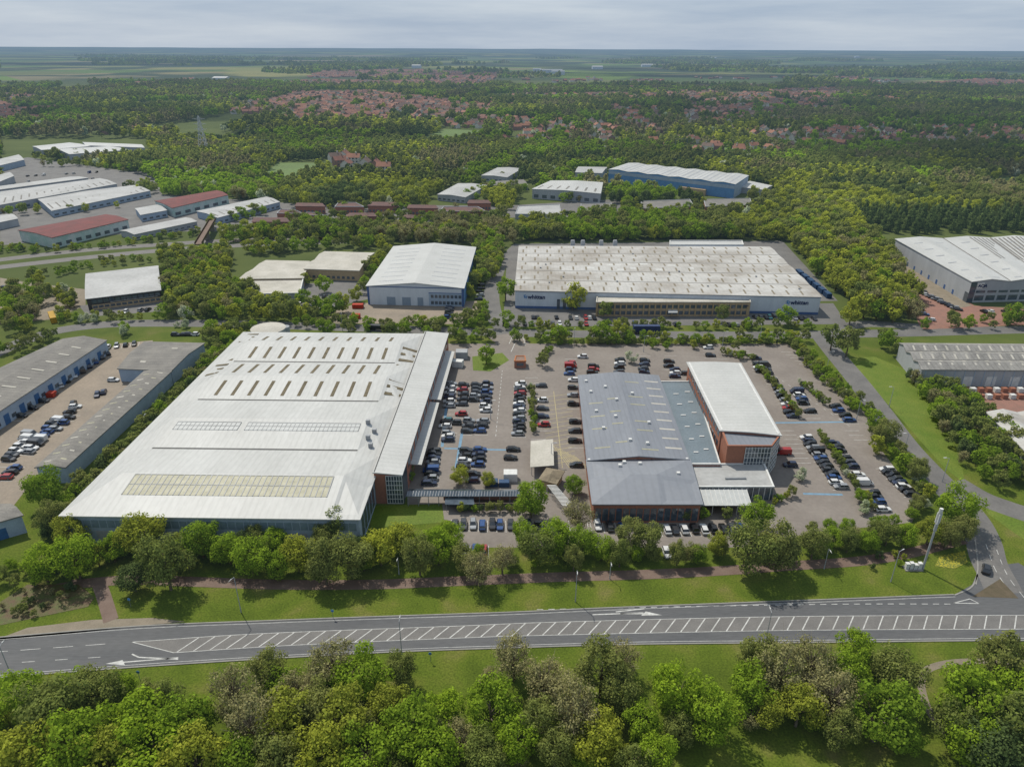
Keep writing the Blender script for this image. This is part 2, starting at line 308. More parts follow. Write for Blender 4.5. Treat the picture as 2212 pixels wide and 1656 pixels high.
sheet("flower_bed",[(2030,1200),(2085,1190),(2090,1215),(2060,1228),(2020,1222)],0.05,mat("yellow_flowers",(0.36,0.31,0.03),(0.10,0.13,0.03),ns=2.2,contrast=(.42,.55)))
sheet("heath_bed",[(0,1300),(60,1262),(170,1262),(205,1290),(190,1310),(0,1350)],0.05,mat("heather",(0.11,0.07,0.045),(0.08,0.10,0.03),ns=0.5,fine=0.3))
for poly in ([(560,385),(600,352),(690,352),(680,378),(640,395)],[(900,305),(960,279),(1045,283),(1040,300)],[(300,210),(350,199),(420,202),(400,213)],[(900,395),(960,375),(1000,372),(990,388)],[(1460,318),(1560,312),(1600,322),(1480,328)],[(2110,388),(2230,380),(2300,392),(2140,402)]):
    sheet("field",poly,0.1,LAWN2)
EM=mat("emerald_field",(0.065,0.16,0.045),(0.09,0.16,0.05),ns=0.01,haze=True)
mb=MB()
for a,b in(((998,935),(985,1010)),((960,968),(1110,972)),((1675,913),(1840,911)),((1735,1066),(1820,1068)),((965,870),(955,965))): addstrip(mb,GP([a,b]),0.9,0.03)
obj("blue_walkway_marking",mb.mesh("m",[BLUEP]),kind="structure")
mb=MB()
for i in range(16):
    v=850+i*9.5; addstrip(mb,GP([(1160+i*2.2,v+10),(1235+i*0.5,v)]),0.2,0.03)
for i in range(9): addstrip(mb,GP([(1195+i*6,962+i*3),(1230+i*5,1010)]),0.2,0.032)
addstrip(mb,GP([(1196,845),(1215,1010)]),0.2,0.034)
obj("hatch_marking",mb.mesh("m",[YELP]),kind="structure")
mb=MB(); dashes(mb,GP([(1085,800),(1070,950)]),.18,.03,1.5,1.5); dashes(mb,GP([(1590,755),(1850,930)]),.15,.03,1.5,2.5)
for a,b in (((1100,742),(1108,725)),((1135,745),(1130,728)),((1104,760),(1112,742))): addstrip(mb,GP([a,b]),.3,.045)
obj("road_marking",mb.mesh("m",[PAINT]),kind="structure")
# ---------------- buildings ----------------
WHITE=mat("white_roof_sheet",(0.46,0.46,0.44),(0.40,0.40,0.38),ns=0.05,stretch=(1.6,0.5,1),fine=0.06,rough=0.5,haze=True,ribs=('X',1.7,.07))
WHITEB=mat("white_roof_panel",(0.46,0.46,0.44),(0.41,0.41,0.39),ns=0.1,fine=0.06,rough=0.5,haze=True,ribs=('Y',2.0,.07))
WHITE2=mat("pale_grey_roof_sheet",(0.38,0.38,0.37),(0.29,0.29,0.28),ns=0.06,fine=0.1,rough=0.6,haze=True)
STAIN=mat("stained_roof_sheet",(0.43,0.42,0.395),(0.28,0.255,0.22),ns=0.03,stretch=(1,1.6,1),contrast=(0.42,0.62),fine=0.10,haze=True,ribs=('X',2.0,.06))
GREYR=mat("grey_roof_sheet",(0.165,0.178,0.202),(0.195,0.208,0.232),ns=0.06,stretch=(2,0.5,1),fine=0.05,rough=0.6,ribs=('X',1.6,.08))
GREYS=mat("smooth_grey_roof_sheet",(0.19,0.202,0.225),(0.215,0.227,0.248),ns=0.06,fine=0.04,rough=0.55,ribs=('X',2.4,.05))
FLATB=mat("flat_roof_membrane",(0.12,0.155,0.18),(0.145,0.18,0.205),ns=0.15)
CREAM=mat("cream_roof",(0.45,0.425,0.37),(0.35,0.33,0.28),ns=0.12,fine=0.1,haze=True)
OLDG=mat("old_fibre_cement_roof",(0.14,0.132,0.12),(0.20,0.187,0.165),ns=0.2,fine=0.15,haze=True,ribs=('Y',2.2,.12))
BRICK=mat("red_brick",(0.31,0.125,0.07),(0.245,0.10,0.06),ns=1.5,haze=True)
TANB=mat("buff_brick",(0.42,0.30,0.165),(0.34,0.245,0.14),ns=1.0,haze=True)
CLADW=mat("white_cladding",(0.54,0.57,0.60),(0.47,0.50,0.53),ns=0.3,stretch=(1,1,.2),fine=0.05,rough=0.5,haze=True)
CLADG=mat("grey_cladding",(0.35,0.36,0.37),(0.29,0.30,0.31),ns=0.2,stretch=(1,1,.3),fine=0.05,haze=True)
CLADB=mat("pale_blue_cladding",(0.31,0.38,0.46),(0.26,0.32,0.39),ns=0.4,haze=True)
BLUED=mat("blue_trim",(0.05,0.10,0.24),(0.04,0.08,0.19),ns=1.0,haze=True)
BLUEM=mat("mid_blue_cladding",(0.10,0.24,0.45),(0.08,0.20,0.38),ns=0.3,haze=True)
DARK=mat("dark_cladding",(0.05,0.05,0.055),(0.07,0.07,0.07),ns=0.5)
GLASS=mat("window_glass",(0.03,0.04,0.05),(0.07,0.09,0.11),rough=0.08,ns=0.6,spec=0.8,haze=True)
TGL=mat("tinted_glazing",(0.20,0.26,0.31),(0.15,0.21,0.26),rough=0.2,ns=0.6,spec=0.6)
RLITE=mat("aged_rooflight",(0.085,0.07,0.04),(0.14,0.115,0.07),ns=0.5)
RLIT2=mat("weathered_rooflight",(0.16,0.14,0.10),(0.22,0.19,0.14),ns=0.5)
RYEL=mat("yellowed_rooflight",(0.35,0.335,0.235),(0.25,0.24,0.16),ns=0.5,rough=0.5,fine=.2)
RWH=mat("clear_rooflight",(0.42,0.43,0.42),(0.37,0.38,0.37),ns=0.5,rough=0.5)
FRAME=mat("white_frame",(0.60,0.60,0.58),(0.50,0.50,0.48),ns=1)
REDR=mat("dark_red_roof",(0.16,0.04,0.035),(0.11,0.035,0.03),ns=0.2,haze=True)
TEAL=mat("pale_green_cladding",(0.30,0.42,0.38),(0.5,0.52,0.5),ns=0.15,haze=True)
METAL=mat("galvanised_metal",(0.30,0.31,0.32),(0.23,0.24,0.25),ns=1,rough=0.45,metal=0.3,haze=True)
EXCL=[]
class Bld:
    def __init__(s,name,label,cat,corners,z,px=True,group=None):
        s.BL,s.BR,s.FR,s.FL=[np.array(c,float) for c in (GP(corners,z) if px else corners)]
        s.z=z; c=(s.BL+s.BR+s.FR+s.FL)/4; s.c=c
        s.o=bpy.data.objects.new(name,None); COL.objects.link(s.o); s.o.location=(c[0],c[1],0)
        s.o["label"]=label; s.o["category"]=cat
        if group: s.o["group"]=group
        s.W=(np.linalg.norm(s.FR-s.FL)+np.linalg.norm(s.BR-s.BL))/2; s.D=(np.linalg.norm(s.BL-s.FL)+np.linalg.norm(s.BR-s.FR))/2
        EXCL.append([tuple(s.P(a,b,0)[:2]) for a,b in((-7/s.W,-26/s.D if c[1]>290 else -4/s.D),(1+7/s.W,-26/s.D if c[1]>290 else -4/s.D),(1+7/s.W,1+6/s.D),(-7/s.W,1+6/s.D))])
    def P(s,a,b,z):
        p=(s.FL*(1-a)+s.FR*a)*(1-b)+(s.BL*(1-a)+s.BR*a)*b; return (p[0],p[1],z)
    def loc(s,vs): return [(v[0]-s.c[0],v[1]-s.c[1],v[2]) for v in vs]
    def part(s,name,mb,mats,**pr):
        me=mesh_from(name,s.loc(mb.V),mb.F,mats,mb.M); return obj(name,me,parent=s.o,**pr)
    def grid(s,A,B,Z,mat,ov=0.4,th=0.3,wall=None,z0=0):
        s.A=A;s.B=B;s.Z=np.array(Z,float)
        Ae=list(A);Be=list(B); Ae[0]-=ov/s.W;Ae[-1]+=ov/s.W;Be[0]-=ov/s.D;Be[-1]+=ov/s.D
        na,nb=len(A),len(B); mb=MB(); 
        top=[s.P(Ae[i],Be[j],s.Z[i][j]) for i in range(na) for j in range(nb)]; bot=[(v[0],v[1],v[2]-th) for v in top]
        N=na*nb; f=[]
        for i in range(na-1):
            for j in range(nb-1):
                a=i*nb+j; f.append((a,a+nb,a+nb+1,a+1)); f.append((N+a+1,N+a+nb+1,N+a+nb,N+a))
        for i in range(na-1):
            a=i*nb; f.append((a,N+a,N+a+nb,a+nb)); a=i*nb+nb-1; f.append((a+nb,N+a+nb,N+a,a))
        for j in range(nb-1):
            f.append((j+1,N+j+1,N+j,j)); a=(na-1)*nb+j; f.append((a,N+a,N+a+1,a+1))
        mb.add(top+bot,f); s.roof=s.part("roof",mb,[mat])
        if wall:
            mb=MB(); t=th*0.5
            def wl(pts):
                n=len(pts); vs=[s.P(a,b,z0) for a,b,_ in pts]+[s.P(a,b,zz-t) for a,b,zz in pts]
                mb.add(vs,[(i,i+1,n+i+1,n+i) for i in range(n-1)])
            wl([(A[i],0,s.Z[i][0]) for i in range(na)]); wl([(1,B[j],s.Z[-1][j]) for j in range(nb)])
            wl([(A[i],1,s.Z[i][-1]) for i in range(na-1,-1,-1)]); wl([(0,B[j],s.Z[0][j]) for j in range(nb-1,-1,-1)])
            s.part("wall",mb,[wall])
    def zs(s,a,b):
        A,B,Z=s.A,s.B,s.Z; i=min(max(np.searchsorted(A,a)-1,0),len(A)-2); j=min(max(np.searchsorted(B,b)-1,0),len(B)-2)
        x=(a-A[i])/(A[i+1]-A[i]); y=(b-B[j])/(B[j+1]-B[j])
        return Z[i][j]*(1-x)*(1-y)+Z[i+1][j]*x*(1-y)+Z[i][j+1]*(1-x)*y+Z[i+1][j+1]*x*y
    def flat(s,mat,wall,par=0.5,parmat=None):
        s.grid([0,1],[0,1],[[s.z-par,s.z-par]]*2,mat,ov=-0.3,wall=None)
        mb=MB()
        mb.add([s.P(a,b,zz) for zz in(0,s.z) for a,b in((0,0),(1,0),(1,1),(0,1))],[(0,1,5,4),(1,2,6,5),(2,3,7,6),(3,0,4,7)])
        s.part("wall",mb,[wall])
        mb=MB(); o=0.15;i_=0.35
        def ring(d,z): return [s.P(a,b,z) for a,b in((-d/s.W,-d/s.D),(1+d/s.W,-d/s.D),(1+d/s.W,1+d/s.D),(-d/s.W,1+d/s.D))]
        r=[ring(o,s.z-0.35),ring(o,s.z+0.05),ring(-i_,s.z+0.05),ring(-i_,s.z-par-0.1)]
        vs=sum(r,[]); f=[]
        for k in range(3):
            for q in range(4): f.append((4*k+q,4*k+(q+1)%4,4*k+4+(q+1)%4,4*k+4+q))
        mb.add(vs,f); s.part("parapet",mb,[parmat or FRAME])
    def gable(s,axis,rh,mat,wall,bays=1,ov=0.4):
        pts=[];zz=[]
        for k in range(bays):
            pts+=[k/bays,(k+.5)/bays]; zz+=[s.z,s.z+rh]
        pts.append(1.0);zz.append(s.z)
        if axis=='y': s.grid(pts,[0,1],[[q,q] for q in zz],mat,ov=ov,wall=wall)
        else: s.grid([0,1],pts,[zz,zz],mat,ov=ov,wall=wall)
    def hip(s,rh,mat,wall,ix=None):
        m=min(s.W,s.D)/2; ax=m/s.W; ay=m/s.D
        z=s.z; A=[0,ax,1-ax,1] if ax<.49 else [0,.5,1]; B=[0,ay,1-ay,1] if ay<.49 else [0,.5,1]
        Z=[[z if i in(0,len(A)-1) or j in(0,len(B)-1) else z+rh for j in range(len(B))] for i in range(len(A))]
        s.grid(A,B,Z,mat,ov=0.6,wall=wall)
    def lite(s,a0,a1,b0,b1,mat,name="skylight",mb=None,h=0.05):
        own=mb is None; mb=mb or MB()
        c=[(a0,b0),(a1,b0),(a1,b1),(a0,b1)]
        mb.hexa([s.P(a,b,s.zs(a,b)-0.05) for a,b in c],[s.P(a,b,s.zs(a,b)+h) for a,b in c])
        if own: s.part(name,mb,[mat])
    def panel(s,side,s0,s1,z0,z1,mat,name="window",out=0.06,mb=None,inn=0.1):
        own=mb is None; mb=mb or MB(); ox=out/s.W;oy=out/s.D;ix=inn/s.W;iy=inn/s.D
        if side=='F': q=[(s0,-oy),(s1,-oy),(s1,iy),(s0,iy)]
        elif side=='B': q=[(s0,1-iy),(s1,1-iy),(s1,1+oy),(s0,1+oy)]
        elif side=='L': q=[(-ox,s0),(ix,s0),(ix,s1),(-ox,s1)]
        else: q=[(1-ix,s0),(1+ox,s0),(1+ox,s1),(1-ix,s1)]
        mb.hexa([s.P(a,b,z0) for a,b in q],[s.P(a,b,z1) for a,b in q])
        if own: return s.part(name,mb,[mat])
    def rbox(s,a,b,w,d,z0,z1,mat,name="roof_vent"):
        mb=MB(); x=w/2/s.W;y=d/2/s.D; q=[(a-x,b-y),(a+x,b-y),(a+x,b+y),(a-x,b+y)]
        mb.hexa([s.P(i,j,z0) for i,j in q],[s.P(i,j,z1) for i,j in q]); s.part(name,mb,[mat])
# --- main white warehouse
b=Bld("warehouse","huge white-roofed warehouse with rows of skylights beside the car park","warehouse",[(-110,272),(-35.5,271),(-38.1,145.4),(-112.5,146.4)],9,px=False)
aL,aR=0.105,0.905; Bp=[0]+[k/8 for k in range(1,8)]+[1]
zi=[9,11.4,9.8,11.4,9.8,11.4,9.8,11.4,9]
b.grid([0,aL,aR,1],Bp,[[9]*9,zi,zi,[9]*9],WHITE,ov=0.6,wall=CLADB)
for j in range(4):
    q0,q1=[(0.522,0.598),(0.650,0.726),(0.772,0.842),(0.895,0.960)][j]
    for k in range(10): a=aL+0.055+k*0.0745; b.lite(a,a+0.0155,q0,q1,RLITE)
for k in range(12):
    q=0.985-k*0.036; b.lite(0.030,0.092,q-0.012,q,RLITE)
for k in range(12):
    q=0.97-k*0.038; b.lite(0.918,0.992,q-0.014,q,RLITE)
def ribband(b,a0,a1,q0,q1,mat,n,wd=.0012):
    b.lite(a0,a1,q0,q1,mat,name="ridge_glazing",h=0.12)
    mb=MB()
    for k in range(n+1):
        a=a0+(a1-a0)*k/n; b.lite(a-wd,a+wd,q0,q1,WHITE2,mb=mb,h=0.2)
    b.lite(a0,a1,q1-.002,q1,FRAME,mb=mb,h=.22); b.lite(a0,a1,(q0+q1)/2-.001,(q0+q1)/2+.001,FRAME,mb=mb,h=.2)
    b.part("glazing_bars",mb,[WHITE2])
ribband(b,0.155,0.87,0.058,0.121,RYEL,36,.0018); ribband(b,0.42,0.88,0.325,0.358,RWH,26); ribband(b,0.13,0.39,0.325,0.358,RWH,14)
DG=mat("dark_gutter",(0.07,0.07,0.07),(0.11,0.11,0.10),ns=.5)
for q in (0.25,0.5,0.75): b.lite(aL,aR,q-.003,q+.003,DG,name="roof_gutter",h=0.04)
for a in (aL,aR): b.lite(a-.003,a+.003,.02,.98,WHITE2,name="roof_flashing",h=0.08)
for a,q in((.93,.30),(.945,.33),(.91,.36),(.95,.27)): 
    z=b.zs(a,q); b.rbox(a,q,1.2,1.0,z-0.2,z+1.3,METAL)
for k in range(36): b.panel('F',0.01+k*0.0273,0.01+k*0.0273+0.024,5.2,7.4,TGL)
for k in range(4): b.panel('F',0.1+k*.22,0.16+k*.22,0,4.2,CLADG,"door")
for k in range(5): b.panel('R',0.02+k*.025,0.04+k*.025,1,7.5,GLASS)
w=Bld("office_wing","long white-roofed brick office wing along the warehouse with glazed tower","office building",[(-35.3,270.6),(-26.2,270.3),(-30.0,164.6),(-37.6,164.6)],9.6,px=False)
w.grid([0,1],[0,1],[[10.4,10.4],[9.6,9.6]],WHITEB,ov=0.3,wall=BRICK)
w.lite(0.0,0.035,0,1,DG,name="roof_gutter",h=.05)
w.panel('F',0.42,1.0,0.3,9.2,GLASS,"curtain_glazing",out=0.25)
mb=MB()
for k in range(7): w.panel('F',0.42+k*.0966-.008,0.42+k*.0966+.008,0.3,9.2,FRAME,mb=mb,out=0.33,inn=-0.2)
for k in range(7): w.panel('F',0.42,1.0,0.3+k*1.48-.05,0.3+k*1.48+.06,FRAME,mb=mb,out=0.36,inn=-0.2)
w.part("glazing_bars",mb,[FRAME])
w.panel('R',0.0,0.06,0.3,9.2,GLASS,"curtain_glazing",out=0.2)
for k in range(16):
    w.panel('R',0.09+k*.056,0.125+k*.056,5.6,8.2,GLASS); w.panel('R',0.09+k*.056,0.125+k*.056,1.2,3.4,GLASS)
for s0,s1 in((0.12,0.5),(0.52,0.93)):
    mb=MB(); mb.hexa([w.P(1.0,s0,4.9),w.P(1.42,s0,4.7),w.P(1.38,s1,4.7),w.P(1.0,s1,4.9)],[w.P(1.0,s0,5.15),w.P(1.42,s0,4.9),w.P(1.38,s1,4.9),w.P(1.0,s1,5.15)])
    w.part("canopy",mb,[WHITEB])
tx,ty=G(576,712,6)
t=obj("storage_tank",None,loc=(tx,ty+2,0),label="round grey storage tank behind the warehouse",category="tank")
mb=MB(); mb.tube((0,0,0),(0,0,6),7,7,40); obj("tank_wall",mb.mesh("w",[CLADG]),parent=t); mb=MB(); mb.tube((0,0,6),(0,0,7),7.3,1.0,40); obj("tank_lid",mb.mesh("r",[CREAM]),parent=t)
tx,ty=G(615,705,4); mb=MB(); mb.tube((0,0,0),(0,0,4),2,2,24); mb.tube((0,0,4),(0,0,4.5),2,.3,24)
obj("storage_tank",mb.mesh("w",[CLADG]),loc=(tx,ty,0),label="small round storage tank behind the warehouse",category="tank")
# --- grey office building
b=Bld("office_building","low grey-roofed building with scattered rooflights and brick walls","office building",[(1250,811),(1421,811),(1487,991),(1270,993)],6.5)
b.gable('y',1.4,GREYR,BRICK)
for k in range(9): 
    q=0.06+k*0.1
    if k%3!=1: b.lite(0.55,0.72,q,q+0.011,RYEL)
    b.lite(0.80,0.97,q+.03,q+.044,CREAM)
for q in(.10,.3,.44,.6): b.lite(0.08,0.24,q,q+.011,RYEL); b.lite(0.30,0.42,q+.04,q+.051,RYEL)
for a,q in((.2,.3),(.35,.42),(.15,.5),(.6,.7),(.4,.62),(.7,.35),(.3,.8),(.12,.75),(.08,.9),(.45,.15),(.62,.12)): z=b.zs(a,q); b.rbox(a,q,.9,.9,z-.1,z+.7,FRAME)
for k in range(10): b.panel('L',0.05+k*.095,0.1+k*.095,1,3.2,GLASS)
b.lite(0,1,0,.012,FRAME,name="roof_edge",h=.1)
b=Bld("office_building","grey hipped-roof brick building with glazed ground floor","office building",[(1270,994),(1488,993),(1514,1086),(1283,1086)],6.3)
b.hip(2.0,GREYS,BRICK)
b.lite(0,1,.975,1,DG,name="roof_gutter",h=.1)
for k in range(15): b.panel('F',0.02+k*.065,0.075+k*.065,0.6,4.6,GLASS)
for a,q in((.3,.8),(.5,.85),(.85,.6),(.35,.9)): z=b.zs(a,q); b.rbox(a,q,.9,.9,z-.1,z+.7,FRAME)
b=Bld("link_building","flat blue-grey roofed link between two offices","office building",[(1425,823),(1500,823),(1556,1001),(1489,1001)],5.2)
b.flat(FLATB,BRICK,0.3)
for k in range(6): z=4.9; b.rbox(.35,.12+k*.14,1.6,.5,z,z+.25,FRAME,"rooflight"); b.rbox(.7,.15+k*.14,1.6,.5,z,z+.25,FRAME,"rooflight")
b=Bld("office_block","three-storey brick office with long white roof and glazed end","office building",[(1487,783),(1598,785),(1684,938),(1558,928)],11)
pr=[0,.25,.5,.75,1]; zz=[11,11.22,11.32,11.22,11]
b.grid(pr,[0,1],[[q,q] for q in zz],WHITEB,ov=0.6,wall=BRICK)
b.lite(0,.03,0,1,FRAME,name="roof_edge",h=.15); b.lite(.97,1,0,1,FRAME,name="roof_edge",h=.15)
for fl in range(3):
    for k in range(16): 
        b.panel('L',0.03+k*.058,0.07+k*.058,1+fl*3.4,2.9+fl*3.4,GLASS)
b=Bld("stair_tower","brick stair tower with white-framed glazed corner","office building",[(1560,930),(1684,940),(1668,962),(1572,962)],10.6)
b.flat(GREYR,BRICK,.4,BRICK)
b.panel('F',0.42,1.0,.2,10.1,GLASS,"curtain_glazing",out=.2); b.panel('R',0,1,.2,10.1,GLASS,"curtain_glazing",out=.2)
mb=MB()
for k in range(9): b.panel('F',0.42+k*.0725-.006,0.42+k*.0725+.006,.2,10.1,FRAME,mb=mb,out=.3,inn=-.15)
for k in range(7): b.panel('F',0.42,1.0,.2+k*1.6-.05,.2+k*1.6+.05,FRAME,mb=mb,out=.32,inn=-.15)
for k in range(5): b.panel('R',k*.24,k*.24+.02,.2,10.1,FRAME,mb=mb,out=.3,inn=-.15)
for k in range(7): b.panel('R',0,1,.2+k*1.6-.05,.2+k*1.6+.05,FRAME,mb=mb,out=.32,inn=-.15)
b.part("glazing_bars",mb,[FRAME])
b=Bld("entrance_building","low flat-roofed entrance building with white rim and glazing","office building",[(1489,1003),(1650,998),(1672,1050),(1502,1050)],4.6)
b.flat(WHITE2,GLASS,.3)
mb=MB()
for k in range(14): b.panel('F',k*.074,k*.074+.008,.1,4.2,FRAME,mb=mb,out=.1)
b.part("glazing_bars",mb,[FRAME]); b.rbox(.55,.35,6,.6,4.3,4.7,METAL,"rooflight")
b=Bld("entrance_canopy","white glazed canopy on posts over the entrance terrace","canopy",[(1503,1058),(1612,1058),(1624,1090),(1512,1090)],3.6)
b.grid([0,1],[0,1],[[3.4,3.9]]*2,RWH,ov=0,th=.12)
mb=MB()
for k in range(12): b.lite(k/11-.004 if k else 0,k/11+.004,0,1,FRAME,mb=mb,h=.12)
for k in range(5): mb.tube(b.P(.02+k*.24,.04,0),b.P(.02+k*.24,.04,3.4),.09,.09,6)
b.part("frame",mb,[FRAME])
b=Bld("cycle_shelter","pale corrugated flat shelter roof on posts in the car park","shelter",[(1147,952),(1194,950),(1196,1006),(1146,1008)],3.2)
b.grid([0,1],[0,1],[[3.2,3.2],[3.5,3.5]],CREAM,ov=.1,th=.15)
mb=MB()
for a in(.05,.95):
    for q in (.03,.35,.65,.97): mb.tube(b.P(a,q,0),b.P(a,q,3.1),.08,.08,6)
b.part("post",mb,[METAL])
b=Bld("garden_pavilion","small tiled-roof timber pavilion beside the covered walk","pavilion",[(1183,1012),(1215,1018),(1200,1042),(1168,1034)],3)
b.hip(1.2,mat("tile_tan",(0.22,0.18,0.12),(0.16,0.13,0.09),ns=1),TANB)
b=Bld("pergola","white slatted pergola along a garden ramp","pergola",[(1180,1046),(1200,1046),(1240,1092),(1215,1092)],2.6)
mb=MB()
b.A=[0,1];b.B=[0,1];b.Z=np.array([[2.6,2.6],[2.6,2.6]])
for k in range(16): b.lite(0,1,k/16,k/16+.025,FRAME,mb=mb,h=.1)
b.part("slats",mb,[FRAME]); mb=MB()
for a in(.03,.97):
    for k in range(4): mb.tube(b.P(a,.03+k*.31,0),b.P(a,.03+k*.31,2.6),.07,.07,6)
b.part("post",mb,[FRAME])
b=Bld("covered_walkway","dark glazed covered walkway with brick wall across the garden","walkway",[(884,1055),(1128,1056),(1126,1070),(878,1070)],3.6)
b.grid([0,.5,1],[0,.5,1],[[3.4,4.0,3.4]]*3,GLASS,ov=.1,th=.12)
mb=MB()
for k in range(40): b.lite(k/40,k/40+.003,0,.5,METAL,mb=mb,h=.06)
for k in range(12): mb.tube(b.P(k/11*.98+.01,.05,0),b.P(k/11*.98+.01,.05,3.3),.1,.1,6)
b.part("frame",mb,[METAL]); b.panel('B',0.3,1,0,2.6,BRICK,"wall")
b=Bld("smoking_shelter","small glass shelter beside the lawn","shelter",[(962,1075),(1022,1075),(1024,1088),(962,1088)],2.6)
b.grid([0,1],[0,1],[[2.5,2.8]]*2,GLASS,ov=.1,th=.1); b.panel('B',0,1,0,2.5,GLASS,"back_panel")
mb=MB(); [mb.tube(b.P(a,0.1,0),b.P(a,.1,2.5),.06,.06,6) for a in(.03,.5,.97)]; b.part("post",mb,[METAL])
b=Bld("gatehouse","small brick gatehouse with orange rim at the car park entrance","gatehouse",[(1114,768),(1134,768),(1136,779),(1111,779)],3.2)
b.flat(mat("brown_roof",(0.22,0.15,0.12),(0.18,0.12,0.09),ns=1),BRICK,.2,mat("orange_trim",(0.38,0.14,0.06),(0.3,.12,.05),ns=1)); b.panel('F',.2,.8,1,2.2,GLASS)
# --- gable warehouse
b=Bld("warehouse","white gabled warehouse with blue trim and roller shutter doors","warehouse",[(851,532),(1027,534),(1001,622),(792,617)],9.6)
b.gable('y',2.2,WHITEB,CLADW,ov=.5)
for k in range(9):
    q=0.07+k*.1; b.lite(.10,.36,q,q+.012,CLADG); b.lite(.64,.9,q,q+.012,CLADG)
for k,(s0,s1) in enumerate(((.20,.29),(.36,.45),(.52,.58))): b.panel('F',s0,s1,0,4.2,mat("shutter",(0.25,0.3,0.36),(0.2,.25,.3),ns=1),"roller_door")
b.panel('F',.64,1,0.2,6.6,CLADB,"office_front",out=.08)
for k in range(8):
    for f in(1,4.2): b.panel('F',.66+k*.041,.69+k*.041,f,f+1.6,GLASS,out=.12)
b.panel('F',0,.02,0,9.0,BLUED,"trim",out=.12); b.panel('F',.98,1.0,0,9.0,BLUED,"trim",out=.15); b.panel('F',0,1,9.1,9.5,BLUED,"fascia",out=.13); b.panel('F',.64,1,6.6,6.9,BLUED,"trim",out=.12)
for k in range(12): b.panel('R',k*.09,k*.09+.012,0,9.3,BLUED,"trim",out=.12)
b.panel('R',0,1,0,9,BLUEM,"side_cladding",out=.03)
# --- stained roof factory with signs
f_=Bld("factory","long pale blue factory with stained five-bay roof and company signs","factory",[(1122,531),(1662,533),(1774,641),(1113,627)],9)
f_.gable('x',.5,STAIN,CLADW,bays=5,ov=.4)
mbx=MB(); cnt=0
for bay in range(5):
    for sl_ in (0,1):
        for k in range(21):
            a=0.014+k*.0465+(0.012 if sl_ else 0); q0=bay/5+(.022 if sl_==0 else .118)
            if k%2==0 and cnt<100: f_.lite(a,a+.006,q0,q0+.058,RLIT2,h=.06); cnt+=1
            else: f_.lite(a,a+.006,q0,q0+.058,RLIT2,mb=mbx,h=.06)
f_.part("skylight",mbx,[RLIT2],kind="stuff")
for k in range(1,5): f_.lite(0,1,k/5-.003,k/5+.003,OLDG,name="roof_gutter",h=.06)
PT=mat("new_white_panel",(0.52,0.52,0.50),(0.42,0.42,0.40),ns=1)
for a,q,wd in((.25,.445,.03),(.33,.51,.05),(.41,.45,.02),(.44,.55,.04),(.50,.43,.03),(.55,.52,.03),(.36,.42,.03),(.62,.46,.02),(.28,.55,.02)):
    f_.lite(a,a+wd,q,q+.032,PT,name="replacement_panel",h=.03)
for i in range(12):
    a=random.uniform(.05,.97);q=random.uniform(.06,.95); z=f_.zs(a,q); f_.rbox(a,q,.8,.8,z-.2,z+.6,METAL)
f_.panel('F',0,1,0,1.2,BLUED,"plinth",out=.05); f_.panel('F',0,1,8.4,8.8,BLUED,"fascia",out=.08)
for k in range(4): f_.panel('F',.14+k*.02,.15+k*.02,0,5,GLASS,"door")
b=Bld("factory_extension","narrow white-roofed extension behind the factory","factory",[(1447,519),(1603,519),(1606,528),(1447,528)],9)
b.flat(WHITEB,CLADW)
for u in(1238,1260,1300,1330):
    x,y=G(u,528,10); mb=MB(); mb.box(-1.2,1.2,-1,1,0,11.3); mb.box(-1.0,1.0,-.8,.8,11.3,11.8); obj("plant_tower",mb.mesh("t",[CLADG]),loc=(x,y+3,0),label="grey ventilation tower behind the factory roof",category="tower",group="ventilation towers behind the factory")
ofc=Bld("office_building","two-storey buff brick office with ribbon windows in front of factory","office building",[(1290,637),(1618,640),(1622,652),(1288,652)],7.2)
ofc.flat(CREAM,TANB,.4,CREAM)
for fl in range(2):
    for k in range(26): ofc.panel('F',.015+k*.0375,.015+k*.0375+.027,1.0+fl*3,2.7+fl*3,GLASS)
PIL=mat("buff_pilaster",(0.44,0.33,0.19),(0.38,.28,.16),ns=1)
for k in range(27): ofc.panel('F',.006+k*.0375,.011+k*.0375,0,6.8,PIL,"pilaster",out=.35)
ofc.panel('F',.47,.53,2.6,3.2,FRAME,"canopy",out=3)
def sign_on(b,side,s,z,txt,size,m,out=.15):
    cu=bpy.data.curves.new("t","FONT"); cu.body=txt; cu.size=size; cu.extrude=.03; cu.offset=size*.025; cu.align_x='LEFT'
    to=bpy.data.objects.new("t",cu); COL.objects.link(to); dg=bpy.context.evaluated_depsgraph_get()
    me=bpy.data.meshes.new_from_object(to.evaluated_get(dg)); bpy.data.objects.remove(to); me.materials.clear(); me.materials.append(m)
    p=b.P(s,0,z); d=(b.FR-b.FL); ang=math.atan2(d[1],d[0]); nrm=np.array([d[1],-d[0]])/np.linalg.norm(d)
    o=obj("lettering",me,parent=b.o); o.location=(p[0]-b.c[0]+nrm[0]*out,p[1]-b.c[1]+nrm[1]*out,z); o.rotation_euler=(math.pi/2,0,ang); return o
NAVY=mat("navy_lettering",(0.015,0.03,0.10),(0.012,0.025,0.08),ns=1); CYAN=mat("logo_blue",(0.03,0.20,0.45),(0.02,.15,.38),ns=1)
def logo(b,s,z,r):
    p=b.P(s,0,z); mb=MB()
    for dx,dz,rr in((0,0,.38),(.8,.35,.32),(-.2,.8,.30),(.7,-.45,.26),(.35,1.15,.18)):
        mb.tube((p[0]+dx*r,p[1]-.12,z+dz*r),(p[0]+dx*r,p[1]-.25,z+dz*r),rr*r,rr*r,14)
    b.part("emblem",mb,[CYAN])
sign_on(f_,'F',.042,5.0,"whittan",2.8,NAVY); logo(f_,.032,5.7,1.0)
